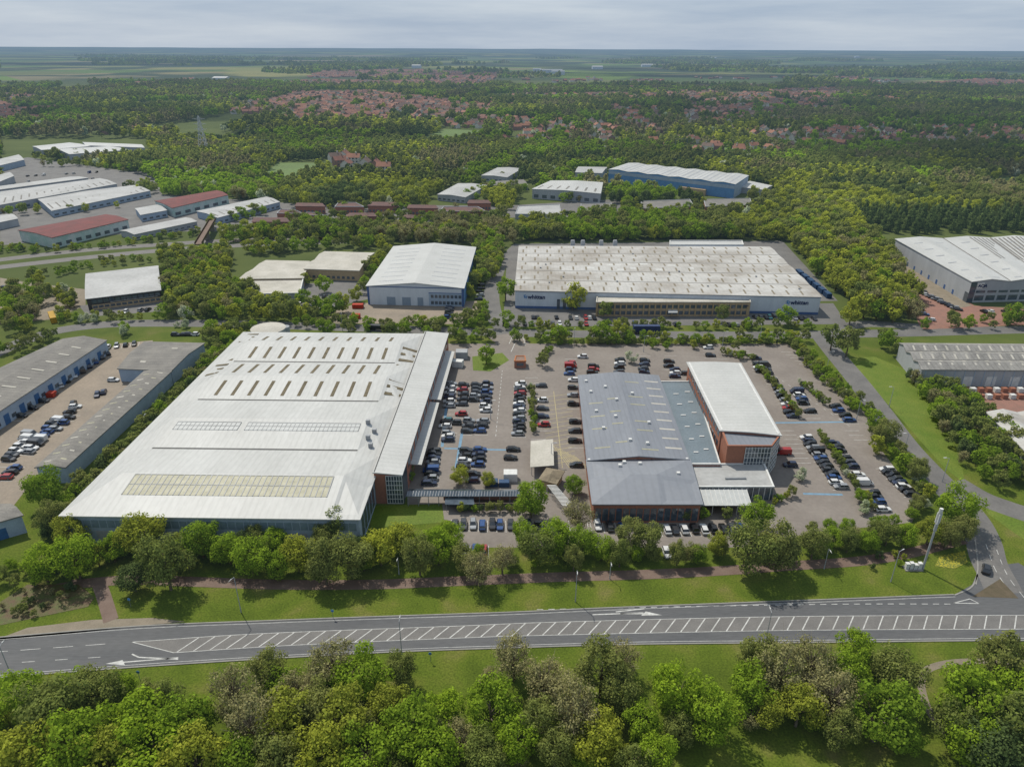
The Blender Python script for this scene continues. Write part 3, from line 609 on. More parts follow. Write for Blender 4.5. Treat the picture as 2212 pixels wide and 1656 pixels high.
sign_on(f_,'F',.905,5.0,"whittan",2.8,NAVY); logo(f_,.895,5.7,1.0)
sign_on(ofc,'F',.955,5.2,"whittan",.8,NAVY,out=.5)
# --- right hand buildings
b=Bld("warehouse","large grey warehouse with white striped roof and glazed front","warehouse",[(1935,516),(2240,512),(2345,603),(2100,608)],11)
b.gable('y',1.2,WHITE,CLADG,bays=3)
for k in range(12):
    for a in(.09,.24,.43,.58,.76,.9): 
        if k%2==0: b.lite(a-.03,a+.03,.04+k*.08,.055+k*.08,CLADG)
for k in range(16): b.lite(.5+k*.03,.512+k*.03,.42,.97,OLDG,name="roof_rib",h=.06)
for a in(.333,.667): b.lite(a-.005,a+.005,0,1,OLDG,name="roof_gutter",h=.08)
for k in range(9): b.panel('F',.06+k*.1,.14+k*.1,1,3.6,GLASS); 
for k in range(9): b.panel('F',.06+k*.1,.14+k*.1,5,6.2,GLASS)
b.panel('F',0.0,.05,0,10.6,GLASS,"corner_glazing",out=.12); b.panel('L',0.0,.04,0,5,GLASS,"corner_glazing")
for k in range(8): b.panel('L',.15+k*.1,.17+k*.1,0,2.4,BLUED,"door")
b.panel('F',.055,.115,7.2,10.2,FRAME,"sign_board",out=.2); sign_on(b,'F',.062,8.0,"AQA",2.2,NAVY,out=.3)
DGR=mat("weathered_multi_bay_roof",(0.17,0.165,0.155),(0.27,0.26,0.24),ns=.12,stretch=(1,.6,1),fine=.15,ribs=('X',2.0,.15))
b=Bld("warehouse","weathered grey-roofed warehouse with pale cladding beside lawn","warehouse",[(1944,741),(2330,744),(2420,800),(1992,797)],7)
b.gable('x',1.3,DGR,CLADG,bays=3)
for bay in range(3):
    for k in range(14): b.lite(.04+k*.06,.05+k*.06,bay/3+.03,bay/3+.14,CREAM); b.lite(.06+k*.06,.07+k*.06,bay/3+.19,bay/3+.30,CREAM)
for q in(1,2): b.lite(0,1,q/3-.008,q/3+.008,DG,name="roof_gutter",h=.06)
for k in range(20): b.panel('F',.02+k*.05,.024+k*.05,0,6.6,CLADB,"pilaster",out=.1)
for k in range(4): b.panel('F',.1+k*.12,.15+k*.12,0,4,FRAME,"roller_door",out=.05)
b=Bld("warehouse","pale-roofed low industrial unit beside shrubs","warehouse",[(2133,890),(2330,893),(2450,975),(2218,975)],6)
b.gable('y',1.2,STAIN,CLADG,bays=3)
# --- left hand buildings
b=Bld("office_building","two-storey dark and buff office with pale curved roof","office building",[(187,591),(340,574),(346,626),(186,645)],6)
pr=[0,.25,.5,.75,1]
b.grid([0,1],pr,[[6,6.5,6.7,6.5,6]]*2,WHITE2,ov=.5,wall=DARK)
for k in(.35,.62): b.lite(k,k+.03,.1,.9,CLADG)
b.panel('F',.05,1,0,2.5,TANB,"lower_wall",out=.05)
for k in range(12): b.panel('F',.06+k*.078,.12+k*.078,.9,2.0,GLASS,out=.1); b.panel('F',.06+k*.078,.125+k*.078,3.2,5,GLASS)
b.panel('F',.3,.95,2.9,3.1,CREAM,"trim",out=.12)
b=Bld("industrial_unit","pale flat-roofed industrial unit among trees","industrial unit",[(575,562),(668,564),(655,600),(517,602)],5)
b.gable('x',.6,CREAM,TANB,bays=2)
for k in range(9): b.lite(.06+k*.1,.075+k*.1,.05,.45,WHITE2)
b=Bld("industrial_unit","pale flat-roofed industrial unit extension among trees","industrial unit",[(540,603),(655,601),(648,632),(560,634)],4.5)
b.flat(CREAM,CLADG)
b=Bld("industrial_unit","cream ribbed-roof industrial unit with buff brick walls","industrial unit",[(702,543),(808,546),(775,584),(657,580)],6)
b.gable('x',1.0,CREAM,TANB,bays=2)
for k in range(10): b.panel('F',.05+k*.09,.1+k*.09,1,2.4,GLASS); b.lite(.05+k*.09,.062+k*.09,.05,.45,WHITE2)
b=Bld("workshop_terrace","grey-roofed terrace of workshops with pale blue fronts","industrial unit",[(135,732),(229,735),(-45,915),(-260,915)],6)
b.gable('y',1.6,OLDG,CLADB)
for k in range(9):
    s0=.03+k*.108; b.panel('R',s0,s0+.035,0,3.6,mat("blue_door",(0.05,0.13,0.27),(.04,.1,.22),ns=1),"roller_door"); b.panel('R',s0+.05,s0+.08,1,2.4,GLASS)
for k in range(9):
    b.lite(.62,.8,.05+k*.1,.062+k*.1,CREAM); b.lite(.2,.4,.05+k*.1,.06+k*.1,CREAM)
b=Bld("workshop_terrace","grey-roofed corner workshop with pale blue walls","industrial unit",[(313,738),(440,741),(369,800),(255,795)],5.5)
b.gable('x',1.0,OLDG,CLADB); b.lite(.3,.4,.2,.24,CREAM); b.lite(.6,.7,.7,.74,CREAM)
b=Bld("workshop_terrace","long narrow grey-roofed workshop range beside hedge","industrial unit",[(312,802),(368,802),(140,1008),(78,1008)],5.5)
b.gable('y',.9,OLDG,CLADB)
for k in range(14): b.lite(.1,.38,.03+k*.07,.04+k*.07,RYEL if k%3 else CREAM); b.lite(.62,.9,.05+k*.07,.06+k*.07,CREAM if k%2 else RYEL)
for k in range(10): b.panel('L',.03+k*.1,.07+k*.1,0,3.4,MC["blue_door"],"roller_door")
b=Bld("workshop_terrace","pale blue corner of a workshop beside trees","industrial unit",[(-90,1090),(22,1088),(46,1112),(-90,1150)],5.5)
b.gable('x',.8,OLDG,CLADB); b.panel('F',.5,.7,0,3.2,MC["blue_door"],"roller_door")
def far(name,label,c,z,roof,wall,kind='x',rh=.8,bays=1,win=0,grp="distant industrial buildings",lites=0):
    if len(label.split())<6: label+=" on the estate"
    b=Bld(name,label,"industrial building",c,z,group=grp)
    if kind=='flat': b.flat(roof,wall,.3,CLADG)
    elif kind=='hip': b.hip(rh,roof,wall)
    else: b.gable(kind,rh,roof,wall,bays)
    for k in range(win): b.panel('F',(k+.2)/win,(k+.75)/win,1,z*.45,GLASS)
    for k in range(lites): b.lite((k+.3)/lites,(k+.5)/lites,.1,.4,OLDG)
    return b
far("industrial_unit","long grey-roofed industrial shed",[(0,414),(215,385),(252,397),(-20,446)],6,WHITE2,CLADG,lites=16,win=14)
far("industrial_unit","long low grey industrial shed",[(0,402),(150,382),(190,384),(-20,412)],5,WHITE2,CLADG,win=14)
far("industrial_unit","pale-roofed low industrial terrace",[(75,425),(290,400),(324,412),(112,455)],5,WHITE2,CLADB,lites=14,win=14)
far("industrial_unit","dark red-roofed shed with pale green walls",[(335,434),(468,411),(492,421),(372,449)],7,REDR,TEAL,win=6)
far("industrial_unit","pale blue low unit",[(292,450),(340,442),(360,454),(304,464)],5,WHITE2,CLADB,win=4)
far("industrial_unit","dark red-roofed shed with pale green walls",[(40,497),(228,463),(276,474),(112,513)],7,REDR,TEAL,win=8)
far("industrial_unit","pale blue-roofed industrial terrace",[(425,456),(575,425),(604,436),(470,470)],5,WHITE2,CLADB,lites=10,win=12)
far("industrial_unit","long low pale terrace",[(260,498),(400,470),(425,478),(290,506)],4,WHITE2,CLADG,win=10)
far("industrial_unit","pale blue-grey shed",[(-30,350),(40,334),(52,345),(-20,362)],6,WHITE2,CLADB)
far("industrial_unit","grey shed",[(-30,385),(20,372),(30,380),(-20,400)],6,WHITE2,CLADG)
far("industrial_unit","small grey unit",[(-30,468),(25,462),(38,472),(-20,484)],5,WHITE2,CLADG)
far("warehouse","white-roofed distribution shed",[(70,316),(150,308),(195,316),(90,324)],7,WHITE,CLADG,win=8)
far("warehouse","white-roofed distribution shed",[(178,307),(305,312),(312,319),(185,314)],7,WHITE,CLADG,win=8)
far("warehouse","white-roofed distribution shed",[(120,322),(235,316),(278,324),(150,333)],7,WHITE,CLADG,win=8)
DRB=mat("dark_tile",(0.13,0.06,0.05),(0.085,0.05,0.042),ns=.3,haze=True)
i=0
for (x0,y0,x1,y1) in((638,438,702,446),(723,437,786,446),(795,436,860,445),(545,470,625,479),(598,452,655,461),(748,460,812,467),(880,442,946,450),(950,446,1050,456),(868,464,902,471),(1010,432,1060,439),(655,458,700,465)):
    i+=1; far("brick_office","low two-storey red brick office pavilion with dark roof",[(x0+8,y0),(x1-6-(i%3)*6,y0+(i%2)),(x1,y1),(x0,y1-(i%2))],5.5,DRB,BRICK,('hip','x','flat')[i%3],1.3,win=8,grp="red brick office pavilions")
far("industrial_unit","grey flat-roofed unit",[(990,396),(1052,400),(1005,426),(945,420)],5,WHITE2,CLADG,'y',win=6)
far("industrial_unit","grey flat-roofed unit",[(1075,362),(1127,364),(1095,383),(1040,379)],5,WHITE2,CLADG,'y',win=6)
far("industrial_unit","low grey-roofed unit",[(1060,392),(1130,388),(1140,400),(1070,404)],4,OLDG,CLADG)
far("industrial_unit","white shed with rows of rooflights",[(1190,390),(1302,394),(1297,418),(1150,408)],8,WHITE,CLADG,'y',lites=7,win=8)
far("industrial_unit","small pale unit",[(1250,360),(1312,361),(1300,374),(1243,372)],6,WHITE2,CLADG)
far("industrial_unit","pale flat-roofed unit",[(1120,445),(1208,441),(1213,462),(1113,462)],4,WHITE2,CLADG,'flat')
far("industrial_unit","dark flat-roofed unit",[(1255,440),(1320,438),(1326,453),(1254,456)],4,OLDG,TANB,'flat',win=6)
far("industrial_unit","dark flat-roofed unit",[(1385,434),(1490,430),(1500,446),(1384,450)],4,OLDG,BRICK,'flat')
far("industrial_unit","dark flat-roofed unit",[(1520,430),(1620,428),(1625,442),(1524,446)],4,OLDG,BRICK,'flat')
b=far("warehouse","big blue-walled warehouse with pale ribbed roof",[(1358,352),(1617,379),(1588,398),(1315,366)],12,WHITE,BLUEM,'y',1,6)
b.panel('F',0,1,8.0,11,CLADB,"upper_cladding",out=.1); b.panel('R',0,1,0,11,CLADB,"side_cladding",out=.1)
for k in range(24): b.lite(.03+k*.04,.042+k*.04,.06,.94,CLADG,"skylight")
b.panel('F',.62,.8,0,5,TANB,"office_front",out=4)
far("industrial_unit","white low extension",[(1620,391),(1668,401),(1652,410),(1598,404)],5,WHITE,CLADG)
def box_unit(name,label,cat,u0,v0,u1,v1,w,h,m,grp=None,z0=0.0,roofm=None):
    a=np.array(G(u0,v0)); c=np.array(G(u1,v1)); d=c-a; Ln=np.linalg.norm(d); ang=math.atan2(d[1],d[0]); mid=(a+c)/2
    o=obj(name,None,loc=(mid[0],mid[1],0),label=label,category=cat); o.rotation_euler=(0,0,ang)
    if grp:o["group"]=grp
    mb=MB(); mb.box(-Ln/2,Ln/2,-w/2,w/2,z0,z0+h); nb=int(Ln/0.6)
    for k in range(nb):
        x=-Ln/2+.3+k*Ln/nb
        for s in(-1,1): mb.box(x-.12,x+.12,s*w/2-.05 if s>0 else -w/2-.05,s*w/2+.05,z0+.15,z0+h-.15)
    mb.box(-Ln/2+.1,Ln/2-.1,-w/2+.1,w/2-.1,z0+h,z0+h+.06)
    obj("container_body",mb.mesh("b",[m]),parent=o); mb=MB()
    if z0>0:
        for x in(-Ln/2+1.2,-Ln/2+2.5,-Ln/2+3.8,Ln/2-3,Ln/2-1.2):
            for s in(-1,1): mb.tube((x,s*w/2-.15*s-.15,.5),(x,s*w/2-.15*s+.15,.5),.5,.5,12)
        mb.box(-Ln/2,Ln/2,-.5,.5,.6,z0)
        obj("wheel_set",mb.mesh("c",[DARK]),parent=o)
    else:
        mb.box(Ln/2,Ln/2+.06,-w/2+.1,-.03,.15,h-.1); mb.box(Ln/2,Ln/2+.06,.03,w/2-.1,.15,h-.1); obj("door",mb.mesh("c",[m]),parent=o)
    return o
TBL=mat("container_blue",(0.03,0.07,0.14),(0.025,.055,.12),ns=.8,rough=.5); TNV=mat("trailer_navy",(0.03,0.045,0.10),(0.04,.06,.13),ns=.8,rough=.5); TDK=mat("trailer_dark",(0.03,0.035,0.045),(0.045,.05,.055),ns=.8,rough=.6)
for k in range(6):
    u=1722+k*12; v=590+k*9.5; box_unit("shipping_container","blue shipping container beside the factory","container",u,v,u+9,v+7.5,2.5,2.5,TBL,"blue containers beside factory")
box_unit("lorry_trailer","blue curtain-side lorry trailer on estate road","lorry",1367,720,1424,720,2.5,2.7,TNV,z0=1.1)
box_unit("lorry_trailer","dark flatbed lorry trailer parked on the estate road","lorry",790,712,850,715,2.4,1.6,TDK,z0=1.0)
box_unit("storage_container","yellow box lorry body on yard","container",112,683,118,698,2.4,2.6,mat("yellow_box",(0.42,0.26,0.05),(0.35,.22,.04),ns=1))
box_unit("storage_container","white storage container near yard","container",1088,1035,1117,1035,3,2.6,FRAME)
box_unit("skip","blue waste container beside the building","skip",1048,1047,1075,1047,2.4,1.6,TBL); box_unit("skip","blue waste container beside the building","skip",1078,1048,1100,1048,2.0,1.5,TBL); box_unit("skip","red waste skip in yard","skip",105,856,120,856,2.6,1.8,mat("skip_red",(0.42,.05,.03),(.33,.05,.03),ns=1))
box_unit("skip","red skip by yard","skip",762,665,785,665,2.6,2,MC["skip_red"]); box_unit("skip","red skip by yard","skip",760,687,778,687,2.6,2,MC["skip_red"])
box_unit("equipment_cabin","grey plant cabin behind warehouse","cabin",985,772,1010,772,4,3,CLADG); box_unit("equipment_cabin","white plant cabin behind warehouse","cabin",978,790,1000,792,3,2.6,FRAME)
for i in range(14): box_unit("pallet_stack","stack of red bricks on pallets in yard","pallet stack",2095+i%7*17,846+i//7*14,2106+i%7*17,846+i//7*14,1.6,1.6,BRICK if i%3 else FRAME,"pallet stacks in yard")
# ---------------- footbridge, pylon, mast ----------------
a=np.array(G(463,492)); c=np.array(G(432,548)); d=c-a; Ln=np.linalg.norm(d); mid=(a+c)/2
o=obj("footbridge",None,loc=(mid[0],mid[1],0),label="brown timber footbridge crossing the dual carriageway",category="bridge"); o.rotation_euler=(0,0,math.atan2(d[1],d[0]))
mb=MB(); mb.box(-Ln/2,Ln/2,-2,2,5.4,6.0); obj("deck",mb.mesh("d",[REDP]),parent=o)
mb=MB(); mb.box(-Ln/2,Ln/2,-2.1,-1.95,6,7.2); obj("railing",mb.mesh("d",[SOIL]),parent=o); mb=MB(); mb.box(-Ln/2,Ln/2,1.95,2.1,6,7.2); obj("railing",mb.mesh("d",[SOIL]),parent=o)
mb=MB()
for x in(-Ln*.35,0,Ln*.35): mb.box(x-.5,x+.5,-1.6,1.6,0,5.4)
obj("pier",mb.mesh("d",[KERB]),parent=o)
EXCL.append([tuple(mid+np.array(q)) for q in((-9,-Ln/2-18),(9,-Ln/2-18),(9,Ln/2),(-9,Ln/2))])
def pylon(u,v,h):
    x,y=G(u,v); mb=MB(); wv=h*.1
    def wd(z): return wv*(1-z/h)*1.0+.5
    for k in range(8):
        z0=h*k/8;z1=h*(k+1)/8;a=wd(z0);b_=wd(z1)
        for i in range(4):
            s=[(-1,-1),(1,-1),(1,1),(-1,1)]; p=s[i];q=s[(i+1)%4]
            mb.tube((p[0]*a,p[1]*a,z0),(p[0]*b_,p[1]*b_,z1),.34,.3,4); mb.tube((p[0]*a,p[1]*a,z0),(q[0]*b_,q[1]*b_,z1),.18,.18,4); mb.tube((p[0]*a,p[1]*a,z0),(q[0]*a,q[1]*a,z0),.18,.18,4)
    lat=mb; o=obj("electricity_pylon",None,loc=(x,y,0),label="grey steel lattice electricity pylon among trees",category="pylon")
    PMT=mat("pylon_steel",(0.5,0.51,0.52),(0.42,0.43,0.44),ns=1,haze=True)
    obj("lattice_tower",lat.mesh("p",[PMT]),parent=o); mb=MB()
    for z in(h*.65,h*.79,h*.92):
        for s in(-1,1): mb.tube((0,0,z+1),(s*h*.18,0,z),.3,.12,4); mb.tube((0,0,z-.6),(s*h*.18,0,z),.25,.12,4)
    obj("cross_arm",mb.mesh("p",[PMT]),parent=o)
pylon(442,332,42)
x,y=G(1993,1228)
o=obj("telecom_mast",None,loc=(x,y,0),label="tall white telecom mast with cabinets at its base",category="mast")
mb=MB(); mb.tube((0,0,0),(0,0,16),.28,.2,12); mb.tube((0,0,11.5),(0,0,16.6),.36,.36,12); obj("pole",mb.mesh("p",[CLADG]),parent=o)
mb=MB(); mb.tube((0,0,16.6),(0,0,17.8),.42,.42,12); 
for t in range(3): mb.box(math.cos(t*2.1)*.45-.12,math.cos(t*2.1)*.45+.12,math.sin(t*2.1)*.45-.12,math.sin(t*2.1)*.45+.12,13.6,16.4)
obj("antenna",mb.mesh("p",[FRAME]),parent=o)
mb=MB(); mb.box(-4.6,-.3,-1.0,1.0,0.01,.2); obj("concrete_base",mb.mesh("p",[KERB]),parent=o)
for k in range(4): 
    mb=MB(); hh=[1.5,1.7,1.2,1.6][k]; mb.box(-4.4+k*1.02,-3.6+k*1.02,-.4,.4,.2,.2+hh); mb.box(-4.45+k*1.02,-3.55+k*1.02,-.45,.45,.2+hh,.27+hh); obj("equipment_cabinet",mb.mesh("p",[FRAME]),parent=o)
def lamp(u,v,h,dirx=-1,diry=0):
    x,y=G(u,v); o=obj("street_lamp",None,loc=(x,y,0),label="tall grey street lamp beside the road",category="street lamp",group="street lamps along the roads")
    mb=MB(); mb.tube((0,0,0),(0,0,1.2),.13,.13,8); mb.tube((0,0,1.2),(0,0,h),.1,.07,8); mb.tube((0,0,h),(dirx*1.0,diry*1.0,h+.2),.06,.06,6); obj("pole",mb.mesh("p",[CLADG]),parent=o)
    mb=MB(); mb.hexa([(dirx*.8-.12,diry*.8-.12,h+.1),(dirx*1.7,diry*1.7-.12,h+.15),(dirx*1.7,diry*1.7+.14,h+.15),(dirx*.8+.12,diry*.8+.12,h+.1)],[(dirx*.8-.1,diry*.8-.1,h+.28),(dirx*1.7,diry*1.7-.1,h+.26),(dirx*1.7,diry*1.7+.12,h+.26),(dirx*.8+.1,diry*.8+.1,h+.28)]); obj("lamp_head",mb.mesh("p",[FRAME]),parent=o)
for u,v,h,dx,dy in((521,1322,10,-.3,-1),(1243,1299,9,0,-1),(868,1412,9,0,1),(1654,1384,8,0,1),(1924,1256,9,.8,.4),(25,1460,8,0,1),(1317,1250,5,0,-1),(862,1240,5,0,-1),(1780,1228,6,0,-1),(2035,1040,8,-1,0),(1950,985,8,-1,0),(1190,1000,7,1,0),(1390,760,7,1,0),(1560,750,7,1,0),(1785,800,8,1,0),(1060,905,7,1,0),(1240,745,8,0,-1),(740,715,8,0,1),(1850,905,7,1,0),(320,940,7,0,1),(1920,880,8,-1,0),(1640,740,8,0,1)): lamp(u,v,h,dx,dy)
for u,v in ((283,1310),(720,1335),(303,1468),(930,1428)):
    x,y=G(u,v); o=obj("road_sign",None,loc=(x,y,0),label="small roadside sign post on the verge",category="sign",group="small signs on the verge")
    mb=MB(); mb.tube((0,0,0),(0,0,2.2),.05,.05,6); obj("post",mb.mesh("p",[METAL]),parent=o); mb=MB(); mb.tube((0,-.05,2.2),(0,.0,2.2),.35,.35,16); obj("sign_face",mb.mesh("p",[mat("sign_blue",(0.1,0.25,0.5),(.08,.2,.45),ns=1)]),parent=o)
for u in range(420,2000,150):
    x,y=G(u,322+((u*7)%11)); mb=MB(); mb.tube((-7,0,0),(-7,0,9),.2,.15,5); mb.tube((7,0,0),(7,0,9),.2,.15,5); mb.tube((-7,0,8.6),(7,0,8.6),.15,.15,5)
    obj("railway_gantry",mb.mesh("g",[METAL]),loc=(x,y,6),label="steel overhead-line gantry above the railway",category="gantry",group="railway gantries")
# ---------------- cars ----------------
def loft(mb,secs,mi=0):
    n=len(secs); vs=[]
    for (y,w,zb,zt) in secs: vs+=[(-w,y,zb),(w,y,zb),(w*1.0,y,(zb+zt)/2+.08),(w*.9,y,zt),(-w*.9,y,zt),(-w,y,(zb+zt)/2+.08)]
    f=[]
    for i in range(n-1):
        for k in range(6): a=i*6+k;b=i*6+(k+1)%6; f.append((a,b,b+6,a+6))
    f.append(tuple(range(5,-1,-1))); f.append(tuple(range((n-1)*6,n*6))); mb.add(vs,f,mi)
def car_parts(kind):
    body=MB(); gl=MB(); 
    if kind=='van':
        loft(body,[(-2.4,.92,.35,1.9),(-2.3,.97,.3,2.05),(1.0,.97,.3,2.05),(1.45,.95,.3,1.75)]); loft(body,[(1.2,.95,.3,1.2),(1.9,.93,.3,1.1),(2.5,.8,.35,.85)])
        gl.hexa([(-.86,1.3,1.12),(.86,1.3,1.12),(.86,2.0,1.1),(-.86,2.0,1.1)],[(-.8,1.0,1.96),(.8,1.0,1.96),(.8,1.42,1.9),(-.8,1.42,1.9)])
        ww=[(x,y,.36) for x in(-.9,.9) for y in(-1.5,1.6)]
    else:
        e=0.25 if kind=='estate' else 0
        loft(body,[(-2.15-e,.74,.38,.8),(-2.0-e,.85,.26,.93),(-.9,.9,.22,.96),(.9,.9,.22,.93),(1.85,.86,.25,.80),(2.15,.7,.35,.66)])
        zt=1.62 if kind=='suv' else 1.44
        gl.hexa([(-.80,-1.95-e,.92),(.80,-1.95-e,.92),(.80,1.05,.9),(-.80,1.05,.9)],[(-.63,-1.55-e,zt-.03),(.63,-1.55-e,zt-.03),(.63,.3,zt-.03),(-.63,.3,zt-.03)])
        body.hexa([(-.66,-1.6-e,zt-.04),(.66,-1.6-e,zt-.04),(.66,.32,zt-.04),(-.66,.32,zt-.04)],[(-.58,-1.5-e,zt+.03),(.58,-1.5-e,zt+.03),(.58,.2,zt+.03),(-.58,.2,zt+.03)])
        for y in(-.45,):
            for s in(-1,1): body.hexa([(s*.81-.02,y-.06,.92),(s*.81+.02,y-.06,.92),(s*.81+.02,y+.06,.92),(s*.81-.02,y+.06,.92)],[(s*.64-.02,y-.06,zt),(s*.64+.02,y-.06,zt),(s*.64+.02,y+.06,zt),(s*.64-.02,y+.06,zt)])
        for s in(-1,1): body.box(s*.98-.08,s*.98+.08,.75,.9,.9,1.02)
        ww=[(x,y,.33) for x in(-.82,.82) for y in(-1.35-e*.5,1.35)]
    return body,gl,ww
wheel=MB(); wheel.tube((-.12,0,0),(.12,0,0),.34,.34,14,0); wheel.tube((-.13,0,0),(.13,0,0),.2,.2,10,1)
TYRE=mat("tyre",(0.02,0.02,0.02),(0.03,.03,.03),ns=2); WME=wheel.mesh("wheel",[TYRE,METAL])
CGL=mat("car_glass",(0.012,0.014,0.018),(0.03,.035,.04),rough=.06,ns=.8,spec=.9)
PCOL={'black':(0.012,0.012,0.014),'dark grey':(0.05,0.053,0.058),'silver':(0.30,0.31,0.32),'white':(0.58,0.58,0.57),'blue':(0.02,0.06,0.18),'red':(0.30,0.02,0.02),'navy':(0.015,0.025,0.06),'teal':(0.02,.10,.11)}
PM={k:mat("paint_"+k.replace(' ','_'),v,tuple(c*.9 for c in v),rough=.28,ns=.5,coat=.6,spec=.5,fine=.02,metal=.3 if k in('silver','dark grey') else 0) for k,v in PCOL.items()}
CT={}
for kd in('hatch','estate','suv','van'):
    bd,gl,ww=car_parts(kd); CT[kd]={'gl':gl.mesh("window",[CGL]),'ww':ww}
    for cn,pm in PM.items():
        CT[kd][cn]=bd.mesh("body",[pm])
        m2=MB(); m2.V=list(bd.V);m2.F=list(bd.F);m2.M=list(bd.M); m2.add(gl.V,gl.F,1)
        for x,y,z in ww: m2.tube((x-.12,y,z),(x+.12,y,z),.34,.34,8,2)
        CT[kd][cn+'_s']=m2.mesh("car",[pm,CGL,TYRE])
KN={'hatch':'hatchback car','estate':'estate car','suv':'tall car','van':'delivery van'}
ncar=0
def car(u,v,ang,color=None,kind=None,grp="cars in the car parks",where="in the car park",simple=False,world=None):
    global ncar; ncar+=1
    color=color or random.choices(['black','dark grey','silver','white','blue','red','navy','teal'],[26,22,13,18,9,7,8,1])[0]
    kind=kind or random.choices(['hatch','estate','suv','van'],[45,22,28,3])[0]
    x,y=world if world else G(u,v,.6)
    art="parked " if where!="driving on the road" else ""
    lab=f"{color} {KN[kind]} {art}{where}"
    if simple: o=obj("parked_car",CT[kind][color+'_s'])
    else: o=obj("parked_car" if art else "car",None)
    o.location=(x,y,.03); o.rotation_euler=(0,0,ang); o["label"]=lab; o["category"]="van" if kind=='van' else "car"; o["group"]=grp
    if not simple:
        obj("body",CT[kind][color],parent=o); obj("window",CT[kind]['gl'],parent=o)
        for p in CT[kind]['ww']: obj("wheel",WME,parent=o,loc=p)
baylines=MB()
def row(u0,v0,u1,v1,n,hd,occ=.95,simple=False,where="in the car park",bays=True,vans=0,cols=None):
    a=np.array(G(u0,v0,.6));c=np.array(G(u1,v1,.6))
    for k in range(n):
        p=a+(c-a)*(k/(max(n-1,1)))
        if bays and not simple and n>2:
            dd=(c-a)/(n-1)/2; L_=2.5
            h=math.radians(hd); e=np.array([-math.sin(h),math.cos(h)])*L_
            addstrip(baylines,[p-dd-e,p-dd+e],.16,.028)
            if k==n-1: addstrip(baylines,[p+dd-e,p+dd+e],.16,.028)
        if random.random()<occ:
            ang=math.radians(hd)+(math.pi if random.random()<.4 else 0)+random.uniform(-.03,.03)
            car(0,0,ang,kind='van' if random.random()<vans else None,color='white' if random.random()<vans*.8 else (random.choice(cols) if cols else None),world=tuple(p+rng.normal(0,.15,2)),simple=simple,where=where)
X=90;Y=2
row(975,828,966,908,9,X+2,.7);row(1001,830,995,905,8,X,.75);row(1030,830,1026,862,5,X);row(1052,828,1048,886,7,X)
row(984,912,981,918,2,X);row(963,908,961,920,2,X);row(1012,908,1010,930,3,X);row(1042,908,1038,930,3,X);row(970,935,967,948,3,X)
row(937,972,930,1042,9,X+2);row(1007,972,1002,1005,4,X);row(1036,970,1033,1002,4,X);row(1024,1022,1022,1036,2,X);row(1110,970,1106,988,2,X)
row(1124,828,1120,936,15,X);row(1168,832,1175,917,6,X,.6);row(1150,832,1160,920,3,X,.4);row(1238,820,1243,952,8,X,.75);row(1246,1003,1246,1004,1,X)
row(1233,776,1230,806,5,X);row(1258,770,1258,771,1,X);row(1282,790,1280,804,3,X);row(1340,776,1336,802,4,X);row(1392,770,1390,803,5,X,.8);row(1448,770,1445,790,3,X);row(1460,798,1458,812,3,X);row(1482,795,1482,805,2,X,.6);row(1530,750,1536,775,4,X,.7)
row(1632,773,1640,800,5,X);row(1650,788,1668,822,5,X);row(1678,832,1712,898,9,X);row(1722,845,1760,905,8,X,.5);row(1804,876,1835,906,4,X,.7);row(1690,976,1690,977,1,X);row(1708,1003,1710,1004,1,X)
row(1742,944,1815,1050,14,X);row(1802,956,1868,1044,11,X,.55);row(1914,1012,1985,1082,10,X);row(1885,1065,1910,1100,5,X,.85)
row(984,1131,1162,1134,10,Y,.9);row(1290,1133,1345,1138,3,Y);row(1438,1142,1602,1140,9,Y,.95);row(1005,1186,1045,1187,3,Y,.7);row(1375,1190,1440,1192,2,Y,.9)
row(10,1000,65,938,8,X-6,.9,vans=.3);row(60,975,120,908,9,X-6,.9,vans=.35);row(10,1030,30,1010,3,X,.9);row(45,897,110,850,4,X,.8,vans=.4);row(130,910,160,878,4,X+10);row(130,832,232,762,8,40,.8,vans=.35,bays=False);row(160,870,225,845,5,20,.8,bays=False);row(235,748,290,742,4,20);row(240,810,245,820,2,X);row(120,925,150,900,3,X)
row(1120,684,1285,686,17,Y,.7,True,"beside the office");row(1630,684,1760,688,13,Y,.75,True,"beside the office");row(1105,698,1620,701,36,Y,.35,True,"beside the office")
row(1043,600,1034,645,7,X,1,True,"beside the white warehouse");row(972,664,968,685,5,X,1,True,"in the warehouse yard")
row(1945,610,2070,668,20,60,.9,True,"beside the grey warehouse");row(1975,655,2010,690,4,60,.7,True,"beside the grey warehouse");row(2110,672,2200,672,7,Y,.8,True,"beside the grey warehouse")
row(380,722,420,722,4,X,.8,True,"behind the workshops");row(650,650,700,640,4,Y,.8,True,"beside the industrial unit");row(240,676,335,666,7,Y,.8,True,"beside the office");row(5,620,20,660,4,X,.8,True,"in a yard")
row(60,380,240,370,12,Y,.6,True,"in a distant car park",vans=.1);row(60,392,200,386,6,Y,.7,True,"in a distant car park");row(880,470,1000,476,8,Y,.6,True,"by the office pavilions")
for (u0,v0,u1,v1,n,hd) in ((1600,752,1620,775,5,X),(1562,775,1570,790,3,X),(1700,930,1735,1000,8,X),(1840,930,1860,950,3,X),(1170,1136,1270,1136,6,Y),(1700,760,1760,800,7,X)):
    for k in range(n):
        a=np.array(G(u0,v0));c=np.array(G(u1,v1)); p=a+(c-a)*k/max(n-1,1); h=math.radians(hd); e=np.array([-math.sin(h),math.cos(h)])*2.4; addstrip(baylines,[p-e,p+e],.15,.028)
obj("parking_bay_marking",baylines.mesh("m",[PAINT]),kind="structure")
car(2131,1228,math.radians(-35),'black','suv',grp="moving cars",where="driving on the road")
print("CARS",ncar)
